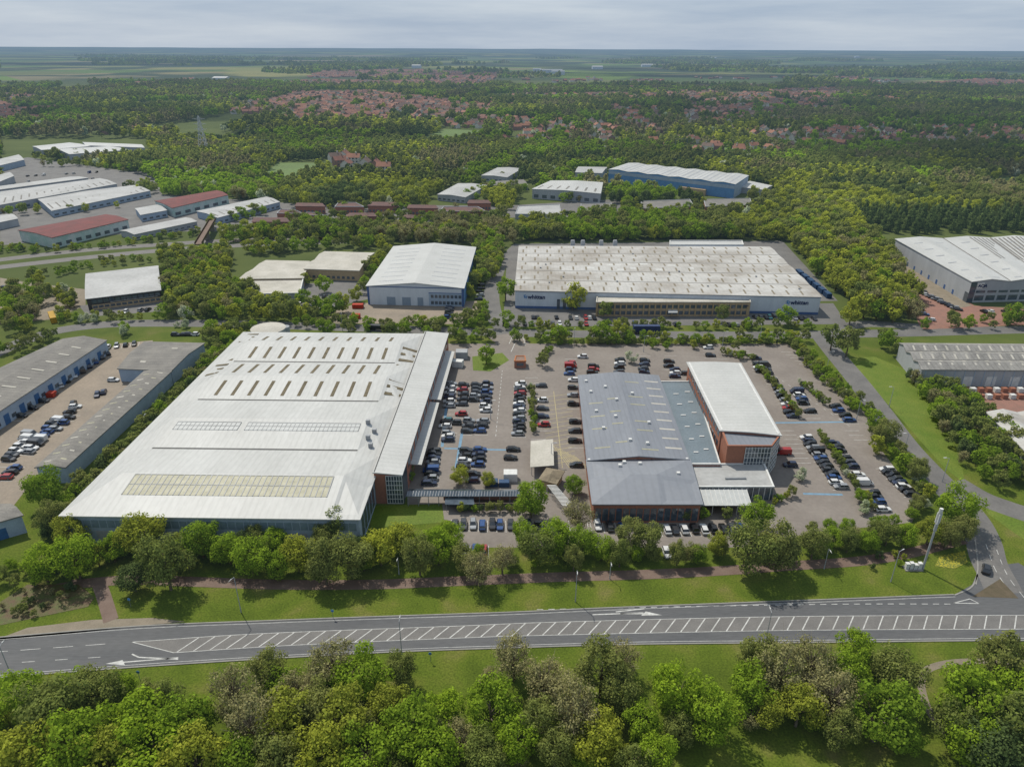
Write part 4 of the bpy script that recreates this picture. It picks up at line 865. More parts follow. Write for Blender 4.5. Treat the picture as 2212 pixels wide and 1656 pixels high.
# ---------------- houses ----------------
RT=[mat("roof_tile_orange",(0.30,0.13,0.075),(0.22,.10,.062),ns=.1,haze=True),mat("roof_tile_brown",(0.16,0.105,0.08),(0.12,.08,.06),ns=.1,haze=True),mat("roof_tile_red",(0.23,0.098,0.065),(0.17,.08,.055),ns=.1,haze=True)]
HW=[mat("house_brick",(0.28,0.165,0.11),(0.22,.13,.09),ns=.1,haze=True),mat("house_render",(0.62,0.58,0.5),(0.52,.48,.42),ns=.1,haze=True)]
def house_geo(w,d,h,r):
    V=[(-w,-d,0),(w,-d,0),(w,d,0),(-w,d,0),(-w,-d,h),(w,-d,h),(w,d,h),(-w,d,h),(-w,0,h+r),(w,0,h+r)]
    o=.35; V+=[(-w-o,-d-o,h-.3),(w+o,-d-o,h-.3),(w+o,d+o,h-.3),(-w-o,d+o,h-.3),(-w-o,0,h+r+.05),(w+o,0,h+r+.05)]
    Fh=[(0,1,5,4),(1,2,6,9,5),(2,3,7,6),(3,0,4,8,7)]; R=[(10,11,15,14),(12,13,14,15)]
    return V,Fh,R
HM=[]
for ri in range(3):
    for wi in range(2):
        V,Fh,R=house_geo(4.6,4.0,5,2.8); V2=V+[(1.5,-.4,7.2),(2.3,-.4,7.2),(2.3,.4,7.2),(1.5,.4,7.2),(1.5,-.4,9),(2.3,-.4,9),(2.3,.4,9),(1.5,.4,9)]
        Ch=[(16,17,21,20),(17,18,22,21),(18,19,23,22),(19,16,20,23),(20,21,22,23)]
        wn=[]
        for x in(-3,-.5,2):
            for z in(1,3.4): k=len(V2); V2+=[(x,-4.03,z),(x+1.2,-4.03,z),(x+1.2,-4.03,z+1.2),(x,-4.03,z+1.2)]; wn.append((k,k+1,k+2,k+3))
        HM.append(mesh_from("house",V2,Fh+R+Ch+wn,[HW[wi],RT[ri],GLASS],[0]*4+[1]*2+[0]*5+[2]*len(wn)))
hpoly=[([(-40,266),(-40,225),(60,218),(140,238),(150,262)],.8),([(420,250),(440,205),(560,195),(800,200),(950,215),(900,240),(760,262),(600,262)],.85),
 ([(600,190),(700,155),(900,152),(1080,160),(1050,190),(860,188)],.9),([(640,240),(860,222),(1050,215),(1200,225),(1420,235),(1430,300),(1180,305),(1050,280),(860,282)],.6),
 ([(1450,270),(1480,215),(1700,196),(2000,200),(2260,195),(2330,320),(2050,310),(1800,318),(1600,300)],.6),([(1240,205),(1400,185),(1560,190),(1560,205),(1400,222),(1260,222)],.6),([(1900,190),(2100,175),(2250,170),(2330,190),(2200,200)],.6),([(250,185),(420,172),(560,175),(480,192),(300,196)],.5),
 ([(-60,300),(-60,190),(420,200),(430,262),(300,290)],.2),([(1080,215),(1080,170),(2300,168),(2300,196),(1500,215)],.25),([(900,300),(1430,300),(1600,312),(1900,330),(1500,330)],.2)]
hs=[]
for poly,dens in hpoly:
    w=GP(poly); xs=[p[0] for p in w];ys=[p[1] for p in w]
    step=18; gx_,gy_=np.meshgrid(np.arange(min(xs),max(xs),step),np.arange(min(ys),max(ys),step*1.6)); gx_=gx_.ravel()+rng.uniform(-5,5,gx_.size); gy_=gy_.ravel()+rng.uniform(-8,8,gy_.size)
    k=inpoly(gx_,gy_,w)&((vn(gx_,gy_,80)*.4+vn(gx_+900,gy_,260)*.6)>0.64-0.24*dens)&(rng.random(gx_.size)<.35+.6*dens)
    for x,y in zip(gx_[k],gy_[k]): hs.append((x,y))
hs.sort(key=lambda p:p[1]); 
vill=[(725,350),(745,345),(765,352),(790,362),(812,366),(830,372),(750,366),(735,358)]
for (u,v) in vill:
    x,y=G(u,v); o=obj("house",HM[random.choice([1,3,5,4])],loc=(x,y,0),label="old cream-walled house with red tiled roof",category="house",group="houses in the village"); o.scale=(1.5,1.2,1.3); o.rotation_euler=(0,0,random.choice([0,.6,1.5])); EXCL.append([(x-14,y-30),(x+14,y-30),(x+14,y+10),(x-14,y+10)])
for i,(x,y) in enumerate(hs[:285]):
    ang=float(vn(x,y,220))*6+random.choice([0,math.pi/2])
    o=obj("house",random.choice(HM),loc=(x,y,0),label="brick house with tiled gable roof among trees",category="house",group="houses of the housing estate"); o.rotation_euler=(0,0,ang); o.scale=(random.uniform(1,1.6),1.1,random.uniform(1,1.2))
VV=[];FF=[];MM=[]
V,Fh,R=house_geo(5.2,4.6,5.6,3.2)
for (x,y) in hs[285:]:
    ang=float(vn(x,y,220))*6+random.choice([0,math.pi/2]); c_,s_=math.cos(ang),math.sin(ang); sx=random.uniform(.9,1.8); n0=len(VV); rr=random.choices([0,1,2],[3,2,3] if x<300 else [1,3,2])[0]; wm=random.choices([3,4],[3,2])[0]
    for a,b_,z in V: VV.append((x+a*sx*c_-b_*s_,y+a*sx*s_+b_*c_,z))
    for f in Fh: FF.append(tuple(i+n0 for i in f)); MM.append(wm)
    for f in R: FF.append(tuple(i+n0 for i in f)); MM.append(rr)
obj("distant_houses",mesh_from("distant_houses",VV,FF,RT+HW,MM),kind="stuff",label="mass of distant brick houses with tiled roofs",category="houses")
print("HOUSES",len(hs))
# ---------------- trees ----------------
def crown(typ,nl,leaf,lobes,seed,vert=1.0,sparse=False,cone=False):
    r=np.random.default_rng(seed); R=5.0; RZ=5.0*vert; cz=RZ*1.12
    C=[];Rad=[]
    for i in range(lobes):
        d=r.normal(size=3); d/=np.linalg.norm(d); d[2]=d[2]*.9+.08; f=r.uniform(.38,.84); C.append([d[0]*R*f,d[1]*R*f,cz+d[2]*RZ*f]); Rad.append(R*r.uniform(.18,.36))
    C=np.array(C);Rad=np.array(Rad); w=Rad**2; w/=w.sum()
    if cone:
        t=r.random(lobes)**.7; C=np.stack([r.normal(0,.5,lobes)*(1-t)*2.6,r.normal(0,.5,lobes)*(1-t)*2.6,1.5+t*10.5],1); Rad=.7+(1-t)*1.7; w=Rad**2; w/=w.sum()
    idx=r.choice(lobes,nl,p=w); d=r.normal(size=(nl,3)); d/=np.linalg.norm(d,axis=1)[:,None]
    rad=Rad[idx]*(r.uniform(.6,1.12,nl) if not sparse else r.uniform(.1,1.2,nl))
    P=C[idx]+d*rad[:,None]; P[:,2]=np.maximum(P[:,2],.5)
    if not cone:
        e=np.sqrt((P[:,0]/R)**2+(P[:,1]/R)**2+((P[:,2]-cz)/RZ)**2); keep=e>.45; P=P[keep];d=d[keep]
    n=len(P); nn=d*1.2+r.normal(0,.5,(n,3))+np.array([0,0,.35]); nn/=np.linalg.norm(nn,axis=1)[:,None]
    up=np.where(np.abs(nn[:,2:3])<.9,np.array([[0,0,1.]]),np.array([[1.,0,0]])); a=np.cross(nn,up); a/=np.linalg.norm(a,axis=1)[:,None]; b_=np.cross(nn,a)
    th=r.uniform(0,6.28,n)[:,None]; a,b_=a*np.cos(th)+b_*np.sin(th),-a*np.sin(th)+b_*np.cos(th)
    s=(leaf*r.uniform(.6,1.35,n))[:,None]
    q=np.stack([P-a*s*.5,P-b_*s*.42+nn*s*.12,P+a*s*.55,P+b_*s*.42+nn*s*.1],1).reshape(-1,3)
    me=bpy.data.meshes.new("crown"); ex=0; V=q
    if sparse:
        m=260; i2=r.choice(lobes,m); st=C[i2]*np.array([[.25,.25,.6]]); en=C[i2]+r.normal(0,1,(m,3))*Rad[i2][:,None]*.7; dd=en-st; sd_=np.cross(dd,r.normal(size=(m,3))); sd_/=np.linalg.norm(sd_,axis=1)[:,None]
        tq=np.stack([st-sd_*.05,st+sd_*.05,en+sd_*.02,en-sd_*.02],1).reshape(-1,3); V=np.concatenate([q,tq]); ex=m
    N=len(V)//4; me.vertices.add(len(V)); me.vertices.foreach_set('co',V.astype(np.float32).ravel()); me.loops.add(N*4); me.loops.foreach_set('vertex_index',np.arange(N*4,dtype=np.int32)); me.polygons.add(N); me.polygons.foreach_set('loop_start',np.arange(0,N*4,4,dtype=np.int32)); me.polygons.foreach_set('loop_total',np.full(N,4,dtype=np.int32))
    me.materials.append(FOL[typ]); me.materials.append(TWIG)
    if ex: mi=np.zeros(N,dtype=np.int32); mi[-ex:]=1; me.polygons.foreach_set('material_index',mi)
    me.update(calc_edges=True); return me
def trunk(vert,seed):
    r=random.Random(seed); mb=MB(); h=5*vert; mb.tube((0,0,0),(0,0,h*.6),.32,.24,8); mb.tube((0,0,h*.6),(.1,.1,h*1.4),.24,.1,6)
    for i in range(6):
        t=i*1.05+r.random(); z=h*(.45+.1*i); l_=r.uniform(1.8,3.2); mb.tube((0,0,z),(math.cos(t)*l_,math.sin(t)*l_,z+l_*.8),.13,.04,5)
    return mb.mesh("trunk",[BARK])
VERT={'G':1.0,'Y':1.02,'O':1.15,'S':1.1,'D':1.0,'W':.9}
NEAR={};MID={};FAR={};TR={}
for i,t in enumerate(VERT):
    v=VERT[t]; sp=(t=='S'); 
    NEAR[t]=[crown(t,(4000 if sp else 6200),.32 if sp else .41,44,100+i*10+k,v,sp) for k in range(4)]
    MID[t]=[crown(t,(1000 if sp else 1150),.6 if sp else .85,22,200+i*10+k,v,sp) for k in range(2)]
    FAR[t]=crown(t,200,2.0,8,300+i,v,False); TR[t]=trunk(v,i)
FAR['C']=crown('D',240,1.2,14,401,1.0,cone=True); TR['C']=trunk(1,9); VERT['C']=1.0; MID['C']=[crown('D',1000,.8,30,402,1.0,cone=True)]*2; NEAR['C']=MID['C']
TREES=[]
def tp(u,v,rpx,t):
    z=6.0; rpx*=1.05 if v>1350 else .94
    for _ in range(3):
        x,y=G(u,v,z); R_=rpx*math.sqrt(x*x+y*y+(H-z)**2)/F*0.98; z=R_*VERT[t]*1.1
    x,y=G(u,v,z); TREES.append([x,y,R_,t,1.0])
near=[(40,1500,50,'G'),(110,1530,60,'O'),(55,1615,65,'Y'),(160,1620,65,'G'),(210,1490,45,'O'),(150,1480,40,'G'),(270,1560,65,'G'),(330,1610,65,'G'),(230,1640,60,'Y'),(400,1560,60,'G'),(420,1640,60,'Y'),(360,1520,40,'O'),
(500,1500,55,'S'),(550,1570,65,'S'),(620,1560,60,'Y'),(510,1640,55,'G'),(600,1650,55,'O'),(580,1440,42,'O'),(640,1490,45,'S'),(720,1430,55,'S'),(785,1455,58,'G'),(680,1530,50,'O'),(740,1560,60,'Y'),(790,1620,60,'G'),(840,1520,45,'Y'),(885,1570,70,'G'),(950,1530,48,'G'),(930,1630,60,'G'),(700,1630,60,'Y'),(860,1440,36,'O'),
(1060,1530,58,'G'),(1040,1620,45,'O'),(1110,1420,50,'S'),(1180,1460,55,'S'),(1245,1530,60,'S'),(1300,1450,55,'O'),(1345,1420,40,'S'),(1160,1560,45,'O'),(1120,1600,45,'G'),(1290,1590,55,'Y'),(1385,1560,45,'G'),(1345,1500,45,'O'),(1200,1620,40,'O'),
(1465,1490,60,'G'),(1535,1540,55,'G'),(1620,1490,48,'G'),(1690,1450,55,'S'),(1640,1420,45,'O'),(1755,1430,48,'S'),(1730,1520,50,'Y'),(1800,1500,55,'S'),(1840,1440,42,'G'),(1905,1540,62,'G'),(1850,1400,35,'G'),(1940,1450,48,'O'),(1660,1540,35,'Y'),(1820,1570,40,'O'),(1960,1590,35,'G'),
(1420,1640,45,'G'),(1370,1650,40,'O'),(1470,1570,35,'O'),(2110,1520,60,'G'),(2170,1420,48,'O'),(2190,1560,55,'O'),(2150,1620,55,'D'),(2080,1480,35,'O'),(2200,1490,50,'G'),(2060,1560,40,'O'),(2100,1610,45,'G'),
(95,1055,40,'G'),(110,1120,32,'O'),(90,1215,42,'G'),(160,1205,48,'G'),(150,1150,35,'Y'),(300,1155,50,'Y'),(355,1215,56,'O'),(285,1245,34,'D'),(240,1180,35,'G'),(430,1160,48,'G'),(490,1180,42,'G'),(540,1200,48,'G'),(590,1165,34,'G'),(640,1195,44,'Y'),(650,1130,30,'Y'),(700,1215,48,'O'),(755,1195,52,'O'),(720,1130,40,'O'),(600,1215,35,'G'),
(820,1180,48,'Y'),(865,1160,42,'Y'),(905,1200,44,'O'),(945,1180,46,'G'),(975,1150,36,'G'),(1035,1225,44,'S'),(1085,1205,38,'S'),(1000,1200,34,'O'),(1148,1075,50,'G'),(1160,1180,44,'O'),(1200,1160,48,'G'),(1250,1115,40,'S'),(1255,1170,36,'G'),(1300,1180,34,'G'),(1360,1150,38,'O'),(1400,1165,36,'O'),(1240,1205,30,'O'),(1340,1195,30,'O'),(1130,1150,30,'G'),
(1465,1195,26,'O'),(1510,1195,24,'G'),(1550,1175,26,'Y'),(1635,1110,38,'G'),(1620,1185,55,'O'),(1685,1180,52,'O'),(1760,1170,36,'O'),(1800,1160,26,'G'),(1835,1165,26,'O'),(1875,1165,26,'G'),(1920,1150,26,'O'),(1955,1158,26,'G'),(2075,1090,46,'G'),(2010,1145,30,'Y'),(2050,1150,30,'O'),(2085,1140,30,'O'),
(993,1024,24,'Y'),(1053,1034,19,'Y'),(1243,1045,27,'G'),(1050,764,24,'G'),(1238,640,30,'Y'),(1308,668,20,'O'),(1560,675,18,'O'),(1732,1024,16,'W'),(1870,1095,16,'W'),(1860,1070,16,'G'),(1300,1098,16,'G'),(1480,1108,16,'O'),(1520,1108,14,'G'),(1570,1108,14,'O'),(1175,775,16,'O'),(1210,720,22,'G'),(1300,715,24,'G'),(1335,712,24,'Y'),(1365,770,16,'W'),(1440,745,10,'G'),(1590,745,12,'O'),(1835,735,30,'O'),(1800,725,26,'O'),(1095,685,18,'G'),(1092,625,26,'G'),(1700,680,22,'G'),(1840,675,24,'Y'),
(1985,1010,26,'O'),(1960,1000,22,'G'),(1900,960,22,'Y'),(1915,930,28,'O'),(1890,905,22,'G'),(2190,676,22,'G'),(2250,680,22,'G'),(662,600,14,'Y'),(700,612,20,'G'),(655,640,18,'G'),(1545,790,11,'Y'),(1600,765,11,'G'),(1500,742,11,'Y'),(1410,740,12,'G')]
for t in near: tp(*t)
def belt(poly,sp,r0,r1,types,wt=None,hs_=1.0,px=True,dens=1.0):
    w=GP(poly) if px else poly; xs=[p[0] for p in w];ys=[p[1] for p in w]
    gx_,gy_=np.meshgrid(np.arange(min(xs),max(xs)+sp,sp),np.arange(min(ys),max(ys)+sp,sp)); gx_=gx_.ravel()+rng.uniform(-.45,.45,gx_.size)*sp; gy_=gy_.ravel()+rng.uniform(-.45,.45,gy_.size)*sp
    k=inpoly(gx_,gy_,w)&(rng.random(gx_.size)<dens)
    for x,y in zip(gx_[k],gy_[k]): TREES.append([x,y,random.uniform(r0,r1),random.choices(types,wt)[0],hs_])
belt([(-40,1490),(260,1485),(330,1510),(480,1530),(560,1470),(860,1490),(990,1560),(1010,1720),(900,1800),(-40,1800)],6.4,2.2,3.8,'GYOS',[5,4,3,1],.9,dens=.85)
belt([(1050,1480),(1370,1465),(1400,1560),(1400,1640),(1380,1740),(1020,1740)],6.4,2.0,3.4,'GYOS',[3,2,3,2],.9,dens=.8)
belt([(1430,1540),(1650,1480),(1900,1455),(1970,1500),(1965,1580),(1850,1590),(1700,1560),(1500,1590),(1430,1590)],6,1.9,3.0,'GYOS',[4,1,3,1],.9,dens=.75)
belt([(2070,1460),(2300,1440),(2300,1740),(2160,1740),(2100,1640),(2050,1560)],6.5,2.2,3.8,'GOD',[4,4,1],.9,dens=.85)
belt([(430,803),(455,765),(530,755),(528,775),(352,980),(155,1174),(95,1174),(95,1130),(168,1070),(388,862)],3.5,2.1,3.3,'GODS',[4,6,1,1])
belt([(150,1190),(790,1175),(960,1200),(960,1225),(790,1240),(400,1236),(150,1230)],5.5,2.0,3.2,'GYOD',[4,3,3,1],dens=.8)
belt([(1000,1200),(1400,1200),(1600,1195),(1950,1160),(2090,1130),(2100,1150),(1960,1178),(1600,1218),(1100,1228)],4.2,1.5,2.7,'GODS',[4,4,1,1],dens=.8)
belt([(0,1235),(60,1225),(200,1245),(60,1262),(0,1285)],4,1.5,2.6,'GOD')
belt([(0,1300),(60,1264),(170,1264),(203,1290),(190,1308),(0,1348)],2.6,.7,1.3,'SDOG',[3,3,2,1],dens=.7); belt([(1850,1212),(1950,1200),(1960,1225),(1870,1232)],2.6,.8,1.4,'GYD',dens=.6)
for pl in ([(1690,745),(1715,740),(1880,890),(1885,910),(1860,905),(1760,815)],[(1880,940),(1905,930),(1990,1040),(2020,1080),(1990,1080),(1940,1010)],[(1985,1085),(2010,1080),(1985,1130),(1850,1150),(1730,1165),(1720,1155),(1960,1125)]):
    belt(pl,3.1,1.5,2.5,'GOYW',[5,5,1,.4])
for a,c in (((1640,800),(1730,905)),((1770,940),(1885,1110)),((1148,840),(1150,940)),((1205,745),(1690,742)),((1560,765),(1640,780)),((1730,830),(1790,880)),((990,1105),(1180,1108)),((1665,1085),(1720,1070)),((1190,757),(1160,790)),((890,985),(885,1045))):
    A_=np.array(G(*a));C_=np.array(G(*c)); n=int(np.linalg.norm(C_-A_)/1.6)
    for k in range(n): 
        p=A_+(C_-A_)*k/n+rng.normal(0,.4,2); TREES.append([p[0],p[1],random.uniform(.9,1.6),random.choices('GOYDW',[3,5,1,1,.4])[0],1.0])
belt([(1945,790),(1990,845),(2060,845),(2130,890),(2212,975),(2260,1000),(2260,1060),(2130,1058),(2080,1010),(2015,905)],4.2,2.3,3.8,'GODS',[3,5,1,1])
belt([(1940,745),(1950,770),(1975,800),(1960,800),(1920,760)],5,2,3,'GO')
belt([(1880,740),(1940,735),(1950,745),(1890,760)],6,2.5,4,'GO'); belt([(1990,700),(2250,690),(2250,712),(1995,715)],8,2,3.5,'GOY')
belt([(1735,440),(1815,440),(1855,500),(1935,590),(1980,680),(1968,708),(1870,695),(1825,650),(1755,590),(1710,530)],6,4.4,6.6,'YOGS',[8,2,2,2])
belt([(0,650),(90,615),(110,640),(70,715),(10,735),(0,735)],6,2.8,4.4,'GYOS'); belt([(120,620),(170,650),(170,695),(130,700)],7,2.3,3.6,'YOW')
belt([(352,555),(500,545),(495,610),(560,655),(640,672),(760,672),(690,698),(356,690),(354,640)],5.2,3.0,4.8,'YOGSW',[6,5,5,1.5,.4])
belt([(60,592),(180,575),(180,592),(60,606)],6,1.6,2.4,'OG'); belt([(190,570),(340,556),(350,566),(190,582)],6,1.5,2.3,'OGY'); belt([(120,694),(350,682),(352,692),(120,706)],5,1.8,2.6,'GOYW')
belt([(510,545),(600,538),(850,526),(845,540),(690,540),(570,556)],6,3,4.6,'GYO',[4,3,4]); belt([(835,550),(850,548),(800,612),(780,650),(760,652),(790,590)],5.5,2.8,4.2,'GYO')
belt([(1030,545),(1085,530),(1075,600),(1050,610),(1020,650),(1010,640)],5,3,4.3,'OGY'); belt([(985,690),(1060,660),(1070,700),(960,712),(880,705)],5,2,3.2,'GOY')
belt([(620,698),(1070,704),(1070,712),(960,716),(640,712)],4.5,1.6,2.8,'GO'); belt([(620,714),(960,722),(960,730),(700,722)],5,2,3.2,'OG',dens=.85)
belt([(965,725),(1070,728),(1075,742),(970,745)],4.2,1.8,3,'GO'); belt([(1090,706),(1780,708),(1780,713),(1090,712)],4,1.4,2.5,'GOY')
belt([(1105,732),(1750,734),(1740,745),(1110,745)],4,1.5,2.8,'GOY',dens=.95)
belt([(440,720),(560,712),(530,722),(510,745),(450,765)],4.5,2.3,3.6,'GOY'); belt([(200,725),(300,715),(300,726),(230,728)],6,2,3.2,'GWO',dens=.6); belt([(320,706),(440,706),(440,716),(320,716)],6,1.5,2.4,'GWO',dens=.6)
belt([(0,760),(130,725),(150,728),(0,790)],5,1.8,3,'GO')
belt([(0,537),(130,541),(290,523),(430,502),(430,511),(290,530),(130,546),(0,550)],5,1.6,2.6,'GYOD',[4,4,3,1]); belt([(480,505),(830,500),(1100,508),(1110,522),(1040,530),(850,520),(480,524)],6.5,3.2,5,'GYO',[4,4,3]); belt([(1120,505),(1720,500),(1735,515),(1690,518),(1120,522)],6.2,3.6,5.4,'GYO',[4,4,3])
for pl,dn in (([(260,405),(330,395),(345,425),(330,430)],.8),([(0,455),(110,462),(230,452),(290,440),(290,446),(230,456),(100,466),(0,464)],.6),([(500,425),(560,415),(640,425),(640,440),(604,437),(575,424),(506,430)],.8),
  ([(440,484),(560,456),(590,462),(540,476),(440,497)],.6),([(620,470),(860,474),(1060,470),(1100,478),(1060,492),(620,495)],.95),([(60,362),(250,350),(330,365),(300,376),(180,360)],.7),
  ([(1050,405),(1140,410),(1110,438),(1060,432),(990,432)],.9),([(1300,405),(1400,425),(1380,432),(1310,434)],.95),([(1220,425),(1300,425),(1250,438),(1215,440)],.9),([(1215,465),(1340,458),(1700,450),(1740,470),(1340,482),(1215,480)],.95),([(1340,432),(1380,432),(1384,452),(1340,455)],.9),([(1495,428),(1520,426),(1520,448),(1500,450)],.9),
  ([(640,449),(1000,459),(1000,463),(640,455)],.5),([(1062,385),(1145,390),(1148,405),(1140,386)],.7),([(700,430),(726,430),(724,446),(704,446)],.7),([(860,430),(882,432),(880,450),(862,450)],.8),([(70,338),(320,332),(330,338),(80,350)],.7)):
    belt(pl,7,2.2,4.0,'GOYDS',[4,5,3,1,1],dens=dn)
EXW=[GP(p) for p in ([(0,345),(60,338),(290,372),(345,395),(350,425),(620,440),(650,485),(500,498),(330,500),(200,525),(0,530)],[(0,300),(320,300),(325,332),(0,345)],
 [(860,450),(1060,440),(1060,480),(860,485)],[(560,395),(600,350),(695,350),(685,380),(640,397)],[(900,315),(960,277),(1048,281),(1045,305)],[(900,400),(960,373),(1000,370),(1000,390)],[(1460,322),(1560,310),(1600,322),(1480,334)],[(2110,395),(2230,378),(2300,392),(2140,410)],
 [(-100,600),(0,588),(190,568),(350,553),(520,540),(800,526),(800,514),(520,516),(350,505),(190,520),(0,535),(-100,560)],[(1040,545),(1110,535),(1130,520),(1680,520),(1800,600),(1850,720),(1040,720)],[(1860,505),(1930,508),(2400,500),(2600,720),(1940,720),(1880,600)],
 [(480,545),(1030,530),(1030,720),(480,720)],[(0,190),(0,120),(100,118),(200,140),(190,185)],[(215,168),(215,150),(320,150),(330,170)],[(1105,470),(1340,470),(1340,440),(1105,440)])]+EXCL
HP=[GP(p) for p,_ in hpoly]
hocc=set()
for x,y in hs:
    for dy in(0,18,36,54): hocc.add((int(x//14),int((y-dy)//20)))
def scatter(y0,y1,sp,r0,r1,f=None):
    xw=y1*.80+60; gx_,gy_=np.meshgrid(np.arange(-xw,xw,sp),np.arange(y0,y1,sp)); gx_=gx_.ravel()+rng.uniform(-.45,.45,gx_.size)*sp; gy_=gy_.ravel()+rng.uniform(-.45,.45,gy_.size)*sp
    k=(np.abs(gx_)<gy_*.80+60)
    gx_=gx_[k];gy_=gy_[k]; k=np.ones(gx_.size,bool)
    for e in EXW:
        ex=[p[0] for p in e];ey=[p[1] for p in e]
        if max(ey)<y0 or min(ey)>y1: continue
        k&=~inpoly(gx_,gy_,e)
    oc=np.array([(int(a//14),int(c//20)) in hocc for a,c in zip(gx_,gy_)])
    k&=~(oc&(rng.random(gx_.size)>.5))
    if f is not None: k&=f(gx_,gy_)
    gx_=gx_[k];gy_=gy_[k];oc=oc[k]; R_=rng.uniform(r0,r1,gx_.size); R_=np.where(oc,np.minimum(R_,3.6)*.85,R_)
    n1=vn(gx_,gy_,110); n2=vn(gx_+5000,gy_,80); q=rng.random(gx_.size)
    T=np.full(gx_.size,'O'); T[(n1>.54)&(q<.7)]='Y'; T[(n1<.44)&(q<.75)]='G'; T[(n2>.70)&(q<.8)]='S'; T[(n2<.20)&(q<.7)]='D'; T[q>.988]='W'; T[(n2<.05)&(q<.6)]='C'
    return gx_,gy_,R_,T
S1=scatter(455,1000,7.4,3.6,6.0); S2=scatter(1000,2600,12.5,5.5,8.8,lambda x,y:(vn(x,y,170)>.12)&~((vn(x+3000,y,260)>.80)))
S3=scatter(2600,9000,34,10,18,lambda x,y:(vn(x,y,700)+.5*vn(x,y,250)>.88))
rx,ry,rr_,rt=[np.concatenate(a) for a in zip(S1,S2,S3)]
cp=GP([(1830,500),(1850,470),(2212,465),(2400,470),(2400,505),(1900,510)]); k=inpoly(rx,ry,cp); rt[k]='C'
near_l=sorted(TREES,key=lambda t:t[0]**2+t[1]**2)
LBL={'G':"bright green rounded broadleaf tree",'Y':"yellow-green spring broadleaf tree",'O':"olive green broadleaf tree",'S':"half-bare brownish tree with thin foliage",'D':"dark green dense tree",'W':"white blossoming small tree",'C':"dark conifer"}
def place(t,crown_me,small=False):
    x,y,R_,ty,hs_=t; s=R_/5; bush=R_<2
    o=obj("shrub" if bush else "tree",None,loc=(x,y,0)); o.rotation_euler=(0,0,random.uniform(0,6.28)); o.scale=(s*random.uniform(.92,1.08),s*random.uniform(.92,1.08),s*hs_*random.uniform(.9,1.1))
    o["label"]=(LBL[ty].replace("tree","shrub").replace("broadleaf ","") if bush else LBL[ty])+(" beside the car park" if y>170 else " beside the main road"); o["category"]="shrub" if bush else "tree"; o["group"]="shrubs around the site" if bush else "trees around the site"
    obj("trunk",TR[ty],parent=o); c=obj("crown",crown_me,parent=o); return c
TEMPL={}
big=sorted(range(len(near_l)),key=lambda i:-(near_l[i][2]/math.hypot(near_l[i][0],near_l[i][1],110)))[:272]; bs=set(big)
for i in big:
    t=near_l[i]; d=math.hypot(t[0],t[1],110)
    if d<270 and t[2]>1.8:
        me=random.choice(NEAR[t[3]]); c=place(t,me)
        TEMPL.setdefault(('n',t[3]),c)
    else: place(t,random.choice(MID[t[3]]))
rest=[near_l[i] for i in range(len(near_l)) if i not in bs]
for ty in 'GYOSDWC':
    j=np.argmin(np.where(rt==ty,ry,1e9)); TEMPL[('m',ty)]=place([rx[j],ry[j],5,ty,1],MID[ty][0])
    j2=np.argmin(np.where((rt==ty)&(ry>650),ry,1e9)); TEMPL[('f',ty)]=place([rx[j2],ry[j2],5,ty,1],FAR[ty])
def gn_scatter(name,pts,R_,tmpl,lab):
    n=len(pts)
    if n==0: return
    me=bpy.data.meshes.new(name); me.vertices.add(n); me.vertices.foreach_set('co',np.asarray(pts,dtype=np.float32).ravel())
    a=me.attributes.new('ts','FLOAT','POINT'); a.data.foreach_set('value',(np.asarray(R_)/5).astype(np.float32))
    a=me.attributes.new('tr','FLOAT','POINT'); a.data.foreach_set('value',rng.uniform(0,6.28,n).astype(np.float32)); me.update()
    o=obj(name,me,kind="stuff",label=lab,category="woodland")
    g=bpy.data.node_groups.new(name,'GeometryNodeTree'); g.interface.new_socket(name="Geometry",in_out='INPUT',socket_type='NodeSocketGeometry'); g.interface.new_socket(name="Geometry",in_out='OUTPUT',socket_type='NodeSocketGeometry')
    gi=nd(g,'NodeGroupInput');go=nd(g,'NodeGroupOutput'); oi=nd(g,'GeometryNodeObjectInfo',transform_space='ORIGINAL'); oi.inputs['Object'].default_value=tmpl; oi.inputs['As Instance'].default_value=True
    ip=nd(g,'GeometryNodeInstanceOnPoints'); a1=nd(g,'GeometryNodeInputNamedAttribute',data_type='FLOAT'); a1.inputs['Name'].default_value='ts'; a2=nd(g,'GeometryNodeInputNamedAttribute',data_type='FLOAT'); a2.inputs['Name'].default_value='tr'
    cx=nd(g,'ShaderNodeCombineXYZ'); er=nd(g,'FunctionNodeEulerToRotation'); k=g.links.new
    k(a2.outputs[0],cx.inputs[2]); k(cx.outputs[0],er.inputs[0]); k(gi.outputs[0],ip.inputs['Points']); k(oi.outputs['Geometry'],ip.inputs['Instance']); k(er.outputs[0],ip.inputs['Rotation']); k(a1.outputs[0],ip.inputs['Scale']); k(ip.outputs[0],go.inputs[0])
    md=o.modifiers.new("scatter",'NODES'); md.node_group=g
for ty in 'GYOSDWC':
    m=[t for t in rest if t[3]==ty]; nn_=[t for t in m if math.hypot(t[0],t[1],110)<230 and t[2]>1.8 and ('n',ty) in TEMPL]; m=[t for t in m if t not in nn_]
    gn_scatter("undergrowth",[(t[0],t[1],0) for t in nn_],[t[2] for t in nn_],TEMPL.get(('n',ty)),"dense leafy undergrowth between the trees")
    P=[(t[0],t[1],0) for t in m]; RR=[t[2] for t in m]
    k=(rt==ty)&(ry<640); P+= [(x,y,0) for x,y in zip(rx[k],ry[k])]; RR+=list(rr_[k])
    gn_scatter("woodland",P,RR,TEMPL[('m',ty)],"belt of mixed trees and shrubs")
    k=(rt==ty)&(ry>=640); zz=hgt(rx[k],ry[k])-np.where(ry[k]>2600,rr_[k]*.9,0)
    gn_scatter("woodland",list(zip(rx[k],ry[k],zz)),rr_[k],TEMPL[('f',ty)],"distant woodland stretching to the horizon")
